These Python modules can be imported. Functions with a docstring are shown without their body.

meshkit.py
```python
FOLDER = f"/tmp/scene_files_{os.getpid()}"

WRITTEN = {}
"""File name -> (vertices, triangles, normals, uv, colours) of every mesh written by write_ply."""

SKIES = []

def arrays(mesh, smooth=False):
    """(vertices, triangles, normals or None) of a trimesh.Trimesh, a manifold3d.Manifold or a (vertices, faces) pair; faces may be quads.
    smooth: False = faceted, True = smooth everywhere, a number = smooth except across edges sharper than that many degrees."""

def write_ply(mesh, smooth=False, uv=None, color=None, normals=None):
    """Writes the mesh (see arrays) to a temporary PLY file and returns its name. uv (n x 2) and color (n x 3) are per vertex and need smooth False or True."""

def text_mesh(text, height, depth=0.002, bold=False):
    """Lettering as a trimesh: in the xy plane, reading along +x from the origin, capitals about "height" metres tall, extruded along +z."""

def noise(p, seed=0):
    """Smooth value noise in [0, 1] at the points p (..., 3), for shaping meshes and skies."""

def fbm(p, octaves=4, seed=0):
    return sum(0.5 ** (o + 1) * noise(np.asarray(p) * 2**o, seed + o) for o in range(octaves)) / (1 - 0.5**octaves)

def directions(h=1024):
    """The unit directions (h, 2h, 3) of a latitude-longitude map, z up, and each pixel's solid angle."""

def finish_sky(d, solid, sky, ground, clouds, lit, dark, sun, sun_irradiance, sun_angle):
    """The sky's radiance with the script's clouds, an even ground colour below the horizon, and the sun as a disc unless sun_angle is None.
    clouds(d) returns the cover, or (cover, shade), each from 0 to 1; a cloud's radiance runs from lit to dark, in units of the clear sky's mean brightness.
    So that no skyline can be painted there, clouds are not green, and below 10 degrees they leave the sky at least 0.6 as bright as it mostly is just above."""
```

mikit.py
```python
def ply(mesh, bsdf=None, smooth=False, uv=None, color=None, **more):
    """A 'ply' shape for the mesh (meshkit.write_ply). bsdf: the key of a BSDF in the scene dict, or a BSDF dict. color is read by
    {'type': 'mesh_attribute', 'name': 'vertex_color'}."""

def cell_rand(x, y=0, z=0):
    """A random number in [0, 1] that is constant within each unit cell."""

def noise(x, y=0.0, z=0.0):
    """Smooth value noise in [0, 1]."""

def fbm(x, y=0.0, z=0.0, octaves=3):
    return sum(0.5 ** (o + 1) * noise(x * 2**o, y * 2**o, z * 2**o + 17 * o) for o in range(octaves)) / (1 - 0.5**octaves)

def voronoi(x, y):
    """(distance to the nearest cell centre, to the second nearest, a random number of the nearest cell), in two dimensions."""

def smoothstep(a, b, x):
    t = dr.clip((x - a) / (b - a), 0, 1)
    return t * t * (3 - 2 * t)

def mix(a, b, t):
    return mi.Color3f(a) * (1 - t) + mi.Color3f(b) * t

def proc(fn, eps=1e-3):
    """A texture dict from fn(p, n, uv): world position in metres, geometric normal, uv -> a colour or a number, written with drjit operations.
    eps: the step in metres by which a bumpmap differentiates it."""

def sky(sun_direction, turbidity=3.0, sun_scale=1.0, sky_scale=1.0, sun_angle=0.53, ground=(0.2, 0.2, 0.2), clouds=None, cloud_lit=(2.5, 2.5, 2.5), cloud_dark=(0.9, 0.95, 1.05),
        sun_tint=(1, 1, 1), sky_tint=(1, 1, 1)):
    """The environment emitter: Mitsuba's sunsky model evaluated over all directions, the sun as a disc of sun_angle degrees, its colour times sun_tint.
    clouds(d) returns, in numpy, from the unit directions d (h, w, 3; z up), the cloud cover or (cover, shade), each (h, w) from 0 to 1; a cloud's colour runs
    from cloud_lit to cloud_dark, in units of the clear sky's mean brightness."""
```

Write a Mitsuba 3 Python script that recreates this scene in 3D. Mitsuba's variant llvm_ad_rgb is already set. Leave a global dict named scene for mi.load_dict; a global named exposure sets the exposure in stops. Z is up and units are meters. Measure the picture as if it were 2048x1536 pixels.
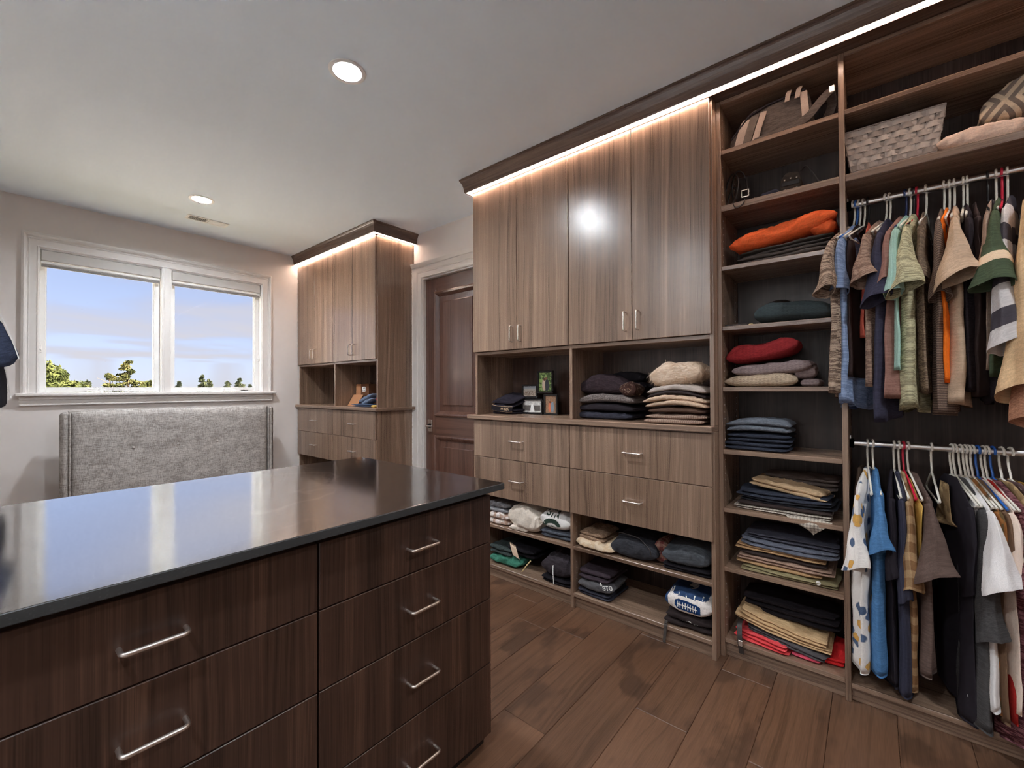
import math, random, numpy as np, trimesh, drjit as dr, mitsuba as mi, mikit, meshkit
from mikit import noise, fbm, voronoi, cell_rand, smoothstep, mix

scene, labels, counts = {}, {}, {}
T = mi.ScalarTransform4f
rng = np.random.default_rng(7)

# ---------------------------------------------------------------- camera, sky, lamps' strength, exposure
EYE = np.array([0.0, 0.0, 1.235])
YAW, PITCH, ROLL, FPX = 0.875116576, 0.0104517844, -0.00436483762, 864.115088
_f = np.array([math.sin(YAW) * math.cos(PITCH), math.cos(YAW) * math.cos(PITCH), math.sin(PITCH)])
_r = np.array([math.cos(YAW), -math.sin(YAW), 0.0])
_u = np.cross(_r, _f)
_r2 = _r * math.cos(ROLL) + _u * math.sin(ROLL)
_u2 = np.cross(_r2, _f)
scene['camera'] = {'type': 'perspective', 'fov': 2 * math.degrees(math.atan(1024 / FPX)), 'fov_axis': 'x', 'near_clip': 0.02, 'far_clip': 2000.0,
                   'to_world': T().look_at(origin=EYE.tolist(), target=(EYE + _f).tolist(), up=_u2.tolist())}


def clouds(d):
    q = d / np.maximum(d[..., 2:3], 0.05)
    w = meshkit.fbm(np.stack([q[..., 0] * 0.5, q[..., 1] * 0.5, q[..., 2] * 0 + 4], -1), 3, 9) - 0.5
    n = meshkit.fbm(np.stack([q[..., 0] * 0.42 + q[..., 1] * 0.12 + 1.2 * w, q[..., 1] * 0.34 - q[..., 0] * 0.10 + 0.6 * w, q[..., 2] * 0], -1), 6, 3)
    streak = np.clip((n - 0.43) * 3.6, 0, 1)
    return 0.42 + 0.50 * streak, 0.8 * (1 - streak)


scene['sky'] = mikit.sky([0.35, -0.75, 0.75], turbidity=2.6, sky_scale=1.0, sun_scale=5.5, ground=(0.3, 0.3, 0.26), clouds=clouds,
                         cloud_lit=(1.32, 1.28, 1.38), cloud_dark=(0.71, 0.76, 1.10), sky_tint=(0.95, 0.80, 0.86))
LAMP = (136.0, 144.0, 151.0)          # radiance of the recessed ceiling lamps
LED = (5.0, 3.6, 2.8)            # radiance of the strips under the crown mouldings
exposure = 2.75

# ---------------------------------------------------------------- bookkeeping


def numbered(key):
    n = counts.get(key, 0)
    counts[key] = n + 1
    return key if n == 0 else f"{key}_{n:03d}"


def thing(name, label=None, cat=None, group=None, kind=None):
    key = numbered(name)
    labels[key] = {}
    if label: labels[key]['label'] = label
    if cat: labels[key]['category'] = cat
    if group: labels[key]['group'] = group
    if kind: labels[key]['kind'] = kind
    return key


def part(parent, name, mesh, mat, smooth=False, uv=None, label=None, kind=None, **more):
    """One mesh under its holder; parent None gives a top-level key that is used as it is."""
    key = numbered(parent + '__' + name)
    scene[key] = mikit.ply(mesh, mat, smooth=smooth if uv is None else bool(smooth), uv=uv, **more)
    if label or kind:
        labels[key] = {k: v for k, v in (('label', label), ('kind', kind)) if v}
    return key


def single(key, mesh, mat, smooth=False, uv=None, **more):
    scene[key] = mikit.ply(mesh, mat, smooth=smooth if uv is None else bool(smooth), uv=uv, **more)
    return key


# ---------------------------------------------------------------- meshes


def box(x0, x1, y0, y1, z0, z1, ch=0.0012):
    """A box with chamfered edges."""
    x0, x1 = min(x0, x1), max(x0, x1)
    y0, y1 = min(y0, y1), max(y0, y1)
    z0, z1 = min(z0, z1), max(z0, z1)
    lo, hi = np.array([x0, y0, z0], float), np.array([x1, y1, z1], float)
    c = min(ch, 0.3 * (hi - lo).min())
    if c <= 0:
        m = trimesh.creation.box(bounds=[lo, hi])
        return m
    idx, vs = {}, []
    for sx in (0, 1):
        for sy in (0, 1):
            for sz in (0, 1):
                s = (sx, sy, sz)
                corner = np.where(s, hi, lo)
                inward = np.where(s, -c, c)
                for a in range(3):
                    p = corner + inward
                    p[a] = corner[a]
                    idx[s, a] = len(vs)
                    vs.append(p)
    fs = []
    for a in range(3):
        b, d = (a + 1) % 3, (a + 2) % 3
        for s in (0, 1):
            q = []
            for (i, j) in ((0, 0), (1, 0), (1, 1), (0, 1)):
                k = [0, 0, 0]
                k[a], k[b], k[d] = s, i, j
                q.append(idx[tuple(k), a])
            q = q if s else q[::-1]
            fs += [[q[0], q[1], q[2]], [q[0], q[2], q[3]]]
        for i in (0, 1):            # edges along axis a
            for j in (0, 1):
                k0, k1 = [0, 0, 0], [0, 0, 0]
                k0[b] = k1[b] = i
                k0[d] = k1[d] = j
                k1[a] = 1
                k0, k1 = tuple(k0), tuple(k1)
                q = [idx[k0, b], idx[k1, b], idx[k1, d], idx[k0, d]]
                if i == j: q = q[::-1]
                fs += [[q[0], q[1], q[2]], [q[0], q[2], q[3]]]
    for s in [(i, j, k) for i in (0, 1) for j in (0, 1) for k in (0, 1)]:
        q = [idx[s, 0], idx[s, 1], idx[s, 2]]
        fs.append(q if sum(s) % 2 else q[::-1])
    return trimesh.Trimesh(np.array(vs), np.array(fs), process=False)


def join(*ms):
    return trimesh.util.concatenate([m for m in ms])


WOODN = [0]


def unwrap(mesh, grain, key=None):
    """The mesh with a vertex per corner, and uv: metres across and along the grain; each call gets its own piece of veneer."""
    tri = mesh.vertices[mesh.faces]
    n = np.abs(np.cross(tri[:, 1] - tri[:, 0], tri[:, 2] - tri[:, 0]))
    g = 'xyz'.index(grain)
    o = [a for a in range(3) if a != g]
    ac = np.where(n[:, o[0]] >= n[:, o[1]], o[1], o[0])
    rows = np.arange(len(tri))
    across = tri[rows[:, None], np.arange(3)[None], ac[:, None]]
    along = tri[:, :, g]
    WOODN[0] += 1
    k = WOODN[0] if key is None else key
    rr = np.random.default_rng(900 + k)
    uv = np.stack([across + rr.uniform(0, 40), along + 16.0 * (k % 180) + 4], -1).reshape(-1, 2)
    m = trimesh.Trimesh(tri.reshape(-1, 3), np.arange(3 * len(tri)).reshape(-1, 3), process=False)
    return m, uv


def wood(parent, name, b, grain='z', mat='mat_walnut', ch=0.0012, label=None, key=None):
    m, uv = unwrap(b if isinstance(b, trimesh.Trimesh) else box(*b, ch=ch), grain, key)
    return part(parent, name, m, mat, uv=uv, label=label)


def tube(pts, r, sides=10, cap=True):
    p = np.asarray(pts, float)
    r = np.broadcast_to(r, (len(p),)).astype(float)
    t = np.gradient(p, axis=0)
    t /= np.linalg.norm(t, axis=1, keepdims=True) + 1e-12
    ref = np.array([0, 0, 1.0]) if abs(t[0, 2]) < 0.9 else np.array([1.0, 0, 0])
    a = np.cross(t[0], ref)
    a /= np.linalg.norm(a)
    A = []
    for k in range(len(p)):
        a = a - t[k] * (a @ t[k])
        a /= np.linalg.norm(a)
        A.append(a)
    A = np.array(A)
    B = np.cross(t, A)
    ang = np.arange(sides) * 2 * np.pi / sides
    v = p[:, None] + r[:, None, None] * (np.cos(ang)[None, :, None] * A[:, None] + np.sin(ang)[None, :, None] * B[:, None])
    return rings(v, cap)


def rings(v, cap=True):
    """A tube mesh through rings of points v (k, n, 3)."""
    k, n = v.shape[:2]
    i, j = np.meshgrid(np.arange(k - 1), np.arange(n), indexing='ij')
    q = np.stack([i * n + j, i * n + (j + 1) % n, (i + 1) * n + (j + 1) % n, (i + 1) * n + j], -1).reshape(-1, 4)
    f = np.vstack([q[:, [0, 1, 2]], q[:, [0, 2, 3]]])
    vv = v.reshape(-1, 3)
    if cap:
        c0, c1 = len(vv), len(vv) + 1
        vv = np.vstack([vv, v[0].mean(0), v[-1].mean(0)])
        jj = np.arange(n)
        f = np.vstack([f, np.stack([(jj + 1) % n, jj, np.full(n, c0)], 1), np.stack([(k - 1) * n + jj, (k - 1) * n + (jj + 1) % n, np.full(n, c1)], 1)])
    return trimesh.Trimesh(vv, f, process=False)


def lathe(profile, n=40, axis='z', at=(0, 0, 0)):
    pr = np.asarray(profile, float)
    ang = np.arange(n) * 2 * np.pi / n
    v = np.stack([pr[:, None, 0] * np.cos(ang), pr[:, None, 0] * np.sin(ang), np.broadcast_to(pr[:, None, 1], (len(pr), n))], -1)
    m = rings(v, cap=False)
    if axis == 'x':
        m.vertices = m.vertices[:, [2, 0, 1]]
    if axis == 'y':
        m.vertices = m.vertices[:, [1, 2, 0]]
    m.vertices = m.vertices + np.asarray(at, float)
    return m


def rounded(p0, corners, r, n=5):
    """A polyline p0, corners... whose inner corners are arcs of radius r."""
    pts = [np.asarray(p0, float)] + [np.asarray(c, float) for c in corners]
    out = [pts[0]]
    for k in range(1, len(pts) - 1):
        a, b, c = pts[k - 1], pts[k], pts[k + 1]
        d0, d1 = (a - b) / np.linalg.norm(a - b), (c - b) / np.linalg.norm(c - b)
        e0, e1 = b + d0 * r, b + d1 * r
        for s in np.linspace(0, 1, n + 1):
            out.append((1 - s) ** 2 * e0 + 2 * s * (1 - s) * b + s * s * e1)
    out.append(pts[-1])
    return np.array(out)


def prism(profile, axis, a0, a1):
    """Extrudes a closed profile (list of the two other coordinates, in order) along an axis."""
    pr = np.asarray(profile, float)
    g = 'xyz'.index(axis)
    o = [i for i in range(3) if i != g]
    v = np.zeros((2, len(pr), 3))
    for k, a in enumerate((a0, a1)):
        v[k, :, g] = a
        v[k, :, o[0]], v[k, :, o[1]] = pr[:, 0], pr[:, 1]
    m = rings(v, cap=False)
    import shapely
    tv, tf = trimesh.creation.triangulate_polygon(shapely.Polygon(pr), engine='earcut')
    caps = []
    for a in (a0, a1):
        q = np.zeros((len(tv), 3))
        q[:, g] = a
        q[:, o[0]], q[:, o[1]] = tv[:, 0], tv[:, 1]
        caps.append(trimesh.Trimesh(q, tf, process=False))
    m = join(m, *caps)
    m.merge_vertices()
    trimesh.repair.fix_normals(m)
    return m

# ---------------------------------------------------------------- materials


def rgb(*c):
    """sRGB 0..255 to linear."""
    c = np.array(c, float) / 255
    return np.where(c <= 0.04045, c / 12.92, ((c + 0.055) / 1.055) ** 2.4).tolist()


def const(c):
    return {'type': 'rgb', 'value': list(map(float, c))}


def veneer(dark, mid, light, freq=1.0, pores=1.0):
    def fn(p, n, uv):
        u, v = uv.x * freq, uv.y
        tone = cell_rand(dr.floor(uv.y / 16.0)) - 0.5
        w = u + 0.055 * fbm(u * 4.0, v * 1.0, 0.0, 3) + 0.012 * fbm(u * 24.0, v * 2.6, 3.0, 2)
        band = fbm(w * 24.0, v * 0.6, 1.0, 3)
        r = w * 120.0
        ring = noise(r, v * 0.8, 5.0)
        ring2 = noise(r * 2.3, v * 1.6, 9.0)
        fine = noise(u * 800.0, v * 12.0, 2.0)
        x = 0.42 * band + 0.22 * ring + 0.18 * ring2 + 0.20 * fine * pores + 0.05 * tone
        c = mix(dark, mid, smoothstep(0.24, 0.52, x))
        return mix(c, light, smoothstep(0.50, 0.82, x))
    return fn


def planks(p, n, uv):
    u, v = uv.x, uv.y
    tone = cell_rand(dr.floor(uv.y / 16.0))
    w = u + 0.075 * fbm(u * 8.0, v * 1.7, 0.0, 3)
    ring = noise(w * 70.0, v * 1.6, 5.0)
    line = smoothstep(0.62, 0.92, noise(w * 120.0, v * 1.2, 8.0))
    fine = noise(u * 520.0, v * 24.0, 2.0)
    blot = fbm(u * 6.0 + 3.0, v * 3.0, 7.0, 3)
    q = fbm(u * 8.5 + 0.05 * fine, v * 4.6, 11.0, 4)
    knot = smoothstep(0.53, 0.68, q)
    c = mix(rgb(74, 51, 38), rgb(105, 76, 57), 0.26 * ring + 0.30 * fine + 0.44 * blot)
    c = c * (0.86 + 0.30 * tone) * (1 - 0.22 * line)
    return mix(c, rgb(46, 32, 26), 0.62 * knot * (0.6 + 0.4 * ring))


def linen(p, n, uv):
    a = noise(p.x * 46.0, p.z * 520.0, 1.0)
    b = noise(p.x * 480.0, p.z * 60.0, 2.0)
    big = fbm(p.x * 16.0, p.z * 26.0, p.y * 16.0, 3)
    x = 0.40 * a + 0.34 * b + 0.30 * big
    return mix(rgb(134, 128, 124), rgb(198, 194, 190), smoothstep(0.22, 0.84, x))


def stone(p, n, uv):
    a = fbm(p.x * 14.0, p.y * 14.0, p.z * 14.0, 4)
    w = fbm(p.x * 2.2 + 4.0, p.y * 2.2, 0.0, 4)
    vein = 1 - smoothstep(0.0, 0.012, dr.abs(w - 0.5))
    fleck = smoothstep(0.62, 0.8, noise(p.x * 300.0, p.y * 300.0, p.z * 300.0))
    return mix(rgb(50, 52, 53), rgb(62, 64, 65), a) + mi.Color3f(0.035) * vein * smoothstep(0.5, 0.9, noise(p.x * 5, p.y * 5, 2.0)) + mi.Color3f(0.01) * fleck


def plaster(c, k=0.02):
    def fn(p, n, uv):
        return mi.Color3f(c) * (1.0 - k + 2 * k * fbm(p.x * 2.2, p.y * 2.2, p.z * 2.2, 3))
    return fn


def diffuse(name, refl):
    scene[name] = {'type': 'twosided', 'bsdf': {'type': 'diffuse', 'reflectance': refl}}


def princ(name, color, rough=0.5, spec=0.5, **k):
    scene[name] = {'type': 'twosided', 'bsdf': {'type': 'principled', 'base_color': color, 'roughness': rough, 'specular': spec, **k}}


princ('mat_walnut', mikit.proc(veneer(rgb(88, 68, 55), rgb(126, 102, 85), rgb(156, 130, 110))), 0.27, 0.9)
princ('mat_walnut_shaded', mikit.proc(veneer(rgb(40, 27, 22), rgb(62, 43, 35), rgb(86, 62, 50))), 0.32, 0.6)  # darker copy of the walnut: shade on island and niche backs as colour
princ('mat_mahogany', mikit.proc(veneer(rgb(74, 50, 42), rgb(94, 66, 56), rgb(108, 78, 66), 1.0, 0.6)), 0.24, 0.9)
princ('mat_planks', mikit.proc(planks), 0.42, 0.4)
diffuse('mat_wall', mikit.proc(plaster(rgb(226, 221, 218))))
diffuse('mat_ceiling', mikit.proc(plaster(rgb(229, 240, 249), 0.008)))
princ('mat_trim', const(rgb(226, 223, 220)), 0.4, 0.4)
princ('mat_vinyl', const(rgb(238, 238, 236)), 0.35, 0.4)
diffuse('mat_blind', const(rgb(205, 203, 200)))
diffuse('mat_blind_bar', const(rgb(140, 138, 137)))
scene['mat_quartz'] = {'type': 'twosided', 'bsdf': {'type': 'blendbsdf', 'weight': 0.60, 'dull': {'type': 'roughplastic', 'int_ior': 2.2, 'alpha': 0.012, 'distribution': 'ggx', 'nonlinear': True, 'diffuse_reflectance': mikit.proc(stone)},
                       'polish': {'type': 'roughconductor', 'alpha': 0.01, 'distribution': 'ggx', 'specular_reflectance': const((0.93, 0.94, 0.96))}}}
scene['mat_nickel'] = {'type': 'roughconductor', 'alpha': 0.12, 'distribution': 'ggx', 'specular_reflectance': const((0.86, 0.80, 0.75))}
scene['mat_chrome'] = {'type': 'roughconductor', 'alpha': 0.06, 'distribution': 'ggx', 'specular_reflectance': const((0.88, 0.88, 0.88))}
scene['mat_bronze'] = {'type': 'roughconductor', 'alpha': 0.2, 'distribution': 'ggx', 'specular_reflectance': const(rgb(186, 160, 140))}
scene['mat_glass'] = {'type': 'thindielectric', 'int_ior': 1.08}
princ('mat_walnut_deep_shade', mikit.proc(veneer(rgb(32, 23, 20), rgb(48, 35, 30), rgb(66, 50, 43))), 0.4, 0.4)  # walnut darkened to paint in the shade inside the open shelves
princ('mat_quartz_edge', mikit.proc(stone), 0.35, 0.4)
diffuse('mat_linen', mikit.proc(linen))
for _n, _c in (('white', (226, 220, 208)), ('blue', (38, 92, 168)), ('red', (196, 30, 58)), ('black', (20, 19, 21)), ('navy', (30, 44, 84)), ('wood', (190, 150, 105))):
    princ('mat_plastic_' + _n, const(rgb(*_c)), 0.35, 0.5)
princ('mat_leather', const(rgb(38, 31, 28)), 0.45, 0.5)
princ('mat_frame', const(rgb(26, 24, 24)), 0.4, 0.5)
princ('mat_dark_gap', const(rgb(22, 18, 16)), 0.8, 0.1)
diffuse('mat_label', const(rgb(232, 230, 226)))
diffuse('mat_ink', const(rgb(40, 40, 44)))

# every fabric in the room: one material, whose palette entry is the whole part of u
PAL = []


def pal(a, b=None, pattern=0, scale=1.0):
    """A fabric: colours a and b (sRGB) and its pattern. 0 plain, 1 heather, 2 stripes, 3 plaid, 4 flowers, 5 ribs, 6 lozenges, 7 camouflage, 8 knit."""
    def calm(c):                             # the lamps' light is cool: cool dyes are kept a little greyer
        g = sum(c) / 3
        k = 0.72 if c[0] < max(c) else 1.0
        return [g + (x - g) * k for x in c]
    PAL.append((rgb(*calm(a)), rgb(*calm(b or a)), pattern, scale))
    return len(PAL) - 1


_pal = {}


def cloth(p, n, uv):
    if not _pal:
        _pal['a'] = [mi.Float([float(x[0][k]) for x in PAL]) for k in range(3)]
        _pal['b'] = [mi.Float([float(x[1][k]) for x in PAL]) for k in range(3)]
        _pal['t'] = mi.Float([float(x[2]) for x in PAL])
        _pal['s'] = mi.Float([float(x[3]) for x in PAL])
    i = mi.UInt32(dr.clip(dr.floor(uv.x), 0, len(PAL) - 1))
    A = mi.Color3f(*[dr.gather(mi.Float, x, i) for x in _pal['a']])
    B = mi.Color3f(*[dr.gather(mi.Float, x, i) for x in _pal['b']])
    t, s = dr.gather(mi.Float, _pal['t'], i), dr.gather(mi.Float, _pal['s'], i)
    u, v = (uv.x - dr.floor(uv.x)) * s, uv.y * s
    weave = noise(u * 700.0, v * 700.0, 0.0)
    heather = smoothstep(0.32, 0.72, 0.6 * noise(u * 130.0, v * 620.0, 1.0) + 0.4 * noise(u * 60.0, v * 260.0, 2.0))
    stripe = mi.Float(dr.select((v * 13.0 - dr.floor(v * 13.0)) < 0.42, 1.0, 0.0))
    pu, pv = u * 16.0 - dr.floor(u * 16.0), v * 16.0 - dr.floor(v * 16.0)
    plaid = 0.5 * dr.select(pu < 0.45, 1.0, 0.0) + 0.5 * dr.select(pv < 0.45, 1.0, 0.0)
    d1, d2, w = voronoi(u * 17.0, v * 14.0)
    petal = smoothstep(0.46, 0.36, d1 + 0.12 * noise(u * 90.0, v * 90.0, 4.0)) * dr.select(w > 0.42, 1.0, 0.0)
    rib = 0.5 + 0.5 * dr.sin(u * 620.0)
    lu, lv = dr.abs(u * 9.0 - dr.floor(u * 9.0) - 0.5), dr.abs(v * 7.0 - dr.floor(v * 7.0) - 0.5)
    loz = dr.select((lu + lv) * 3.4 - dr.floor((lu + lv) * 3.4) < 0.5, 1.0, 0.0)
    camo = smoothstep(0.46, 0.54, fbm(u * 34.0, v * 34.0, 6.0, 3))
    knit = 0.5 + 0.5 * dr.sin(u * 420.0 + 1.2 * dr.sin(v * 560.0))
    x = mi.Float(0)
    for k, val in ((1, heather), (2, stripe), (3, plaid), (4, petal), (5, rib), (6, loz), (7, camo), (8, 0.35 * knit + 0.65 * heather)):
        x = dr.select(dr.abs(t - k) < 0.5, val, x)
    c = A * (1 - x) + B * x
    ochre = dr.select((dr.abs(t - 4) < 0.5) & (w > 0.76), 1.0, 0.0) * petal
    c = c * (1 - ochre) + mi.Color3f(rgb(206, 158, 84)) * ochre
    return c * (0.88 + 0.24 * weave)


princ('mat_cloth', mikit.proc(cloth), 0.9, 0.15, sheen=0.25)

# ---------------------------------------------------------------- the room
XL, XR, YB, YW, ZC = -0.82, 2.48, -2.2, 4.72, 2.65
WT = 0.16


def structure(key, label, cat):
    counts[key] = 1
    labels[key] = {'label': label, 'category': cat, 'kind': 'structure'}
    return key


# floor: a base and its planks, rows 0.1935 m wide running along x
fl = structure('floor', 'dark brown oak plank floor with bevelled joints and knots', 'floor')
part(fl, 'subfloor', box(XL - WT, XR + WT, YB - WT, YW + WT, -0.08, -0.014, 0), 'mat_dark_gap')
PW = 0.1935
prng = random.Random(5)
fixed = {5: [1.816], 3: [1.266], 1: [1.596], 0: [2.05], 2: [2.09]}   # end joints that the photograph shows
k0 = math.floor((YB - 0.523) / PW)
for k in range(k0, math.ceil((YW - 0.523) / PW)):
    y0, y1 = max(YB, 0.523 + PW * k), min(YW, 0.523 + PW * (k + 1))
    if y1 - y0 < 0.01: continue
    row = k + 1
    cuts = sorted(fixed.get(row, [XL + prng.uniform(0.3, 1.5)]))
    while cuts[0] - XL > 1.9: cuts.insert(0, cuts[0] - prng.uniform(1.1, 1.7))
    while XR - cuts[-1] > 1.9: cuts.append(cuts[-1] + prng.uniform(1.1, 1.7))
    xs = [XL] + [c for c in cuts if XL + 0.1 < c < XR - 0.1] + [XR]
    for a, b in zip(xs, xs[1:]):
        wood(fl, 'plank', (a + 0.0006, b - 0.0006, y0 + 0.0006, y1 - 0.0006, -0.014, -0.0004 * prng.random()), 'x', 'mat_planks', ch=0.0016)

import shapely
LAMPS = ((1.0, 1.782), (0.979, 3.816), (1.0, -1.0), (-0.5, 0.4), (-0.5, 1.5))  # last two lamps are unseen, added to light walls and cabinet fronts
rect = shapely.box(XL - WT, YB - WT, XR + WT, YW + WT)
for x, y in LAMPS: rect = rect.difference(shapely.Point(x, y).buffer(0.0625, 16))
m = trimesh.creation.extrude_polygon(rect, 0.1, engine='earcut')
m.apply_translation([0, 0, ZC])
single(structure('ceiling', 'smooth white painted ceiling', 'ceiling'), m, 'mat_ceiling')
single(structure('ceiling_slab', 'dark slab above the ceiling', 'slab'), box(XL - WT, XR + WT, YB - WT, YW + WT, ZC + 0.102, ZC + 0.13, 0), 'mat_dark_gap')
DY0, DY1, DZ = 2.285, 3.125, 2.235           # doorway in the right-hand wall
single(structure('wall_right', 'white painted wall behind the closet cabinets', 'wall'),
       join(box(XR, XR + WT, YB, DY0, 0, ZC, 0), box(XR, XR + WT, DY1, YW, 0, ZC, 0), box(XR, XR + WT, DY0, DY1, DZ, ZC, 0)), 'mat_wall')
single(structure('wall_left', 'white painted wall on the clothes-rail side', 'wall'), box(XL - WT, XL, YB - WT, YW + WT, 0, ZC, 0), 'mat_wall')
m, uv = unwrap(box(XL, XR + WT, YB - WT, YB, 0, ZC, 0), 'z')  # unseen wall given walnut so less light bounces onto the island
single(structure('wall_rear', 'unseen wall facing the window, darkened with walnut to cut its bounce light', 'wall'), m, 'mat_walnut', uv=uv)
OX = ((0.205, 0.928), (0.986, 1.722))        # the two window openings
OZ0, OZ1 = 1.215, 2.292
single(structure('wall_window', 'white painted wall around the window', 'wall'),
       join(box(XL, OX[0][0], YW, YW + WT, 0, ZC, 0), box(OX[1][1], XR + WT, YW, YW + WT, 0, ZC, 0),
            box(OX[0][0], OX[1][1], YW, YW + WT, 0, OZ0, 0), box(OX[0][0], OX[1][1], YW, YW + WT, OZ1, ZC, 0)), 'mat_wall')
bb = structure('baseboard_left', 'white painted baseboard along the clothes-rail wall', 'baseboard')
single(bb, join(box(XL, XL + 0.014, YB, YW, 0.0, 0.13), box(XL, XL + 0.018, YB, YW, 0.0, 0.10)), 'mat_trim')
bw = structure('baseboard_window', 'white painted baseboard under the window', 'baseboard')
single(bw, join(box(XL + 0.02, 2.07, YW - 0.014, YW, 0.0, 0.13), box(XL + 0.02, 2.07, YW - 0.018, YW, 0.0, 0.10)), 'mat_trim')

# the window: casing, stool, apron, mullion, two sashes with panes, crank handles and locks
wn = structure('window_1', 'white double casement window in moulded casing', 'window')


def casing_leg(axis, a0, a1, inner, outer, wall, sgn, miter0, miter1, plane='y'):
    pass


def casing_profile(w):
    """(distance from the opening, how far it stands out of the wall)"""
    return [(0.0, 0.0), (0.0, 0.012), (0.006, 0.016), (0.012, 0.011), (0.046, 0.014), (0.050, 0.018), (0.056, 0.015), (0.060, 0.018), (w - 0.026, 0.021), (w - 0.022, 0.028), (w - 0.012, 0.032), (w - 0.004, 0.026), (w, 0.024), (w, 0.0)]


def casing(corners, profile, place):
    """Sweeps the casing profile round an opening's corners (u, v) with mitred corners; place(u, v, out) gives the point. Outward directions are given with each corner."""
    v = np.array([[place(c[0] + d * c[2], c[1] + d * c[3], o) for d, o in profile] for c in corners])
    m = rings(v, cap=True)
    trimesh.repair.fix_normals(m)
    return m


CW = 0.087
part(wn, 'casing', casing([(OX[0][0], OZ0, -1, 0), (OX[0][0], OZ1, -1, 1.2), (OX[1][1], OZ1, 1, 1.2), (OX[1][1], OZ0, 1, 0)], casing_profile(CW), lambda u, v, o: (u, YW - o, v)), 'mat_trim', smooth=25)
part(wn, 'mullion_trim', join(box(OX[0][1], OX[1][0], YW - 0.014, YW + 0.01, OZ0 - 0.002, OZ1), box(OX[0][1] + 0.012, OX[1][0] - 0.012, YW - 0.018, YW - 0.01, OZ0, OZ1)), 'mat_trim')
part(wn, 'sill', box(0.092, 1.842, YW - 0.058, YW + 0.03, 1.194, 1.216, 0.004), 'mat_trim')
part(wn, 'apron', join(box(0.112, 1.815, YW - 0.018, YW, 1.124, 1.194, 0.002), box(0.112, 1.815, YW - 0.026, YW, 1.165, 1.194, 0.004), box(0.112, 1.815, YW - 0.024, YW, 1.124, 1.140, 0.004)), 'mat_trim')
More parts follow.
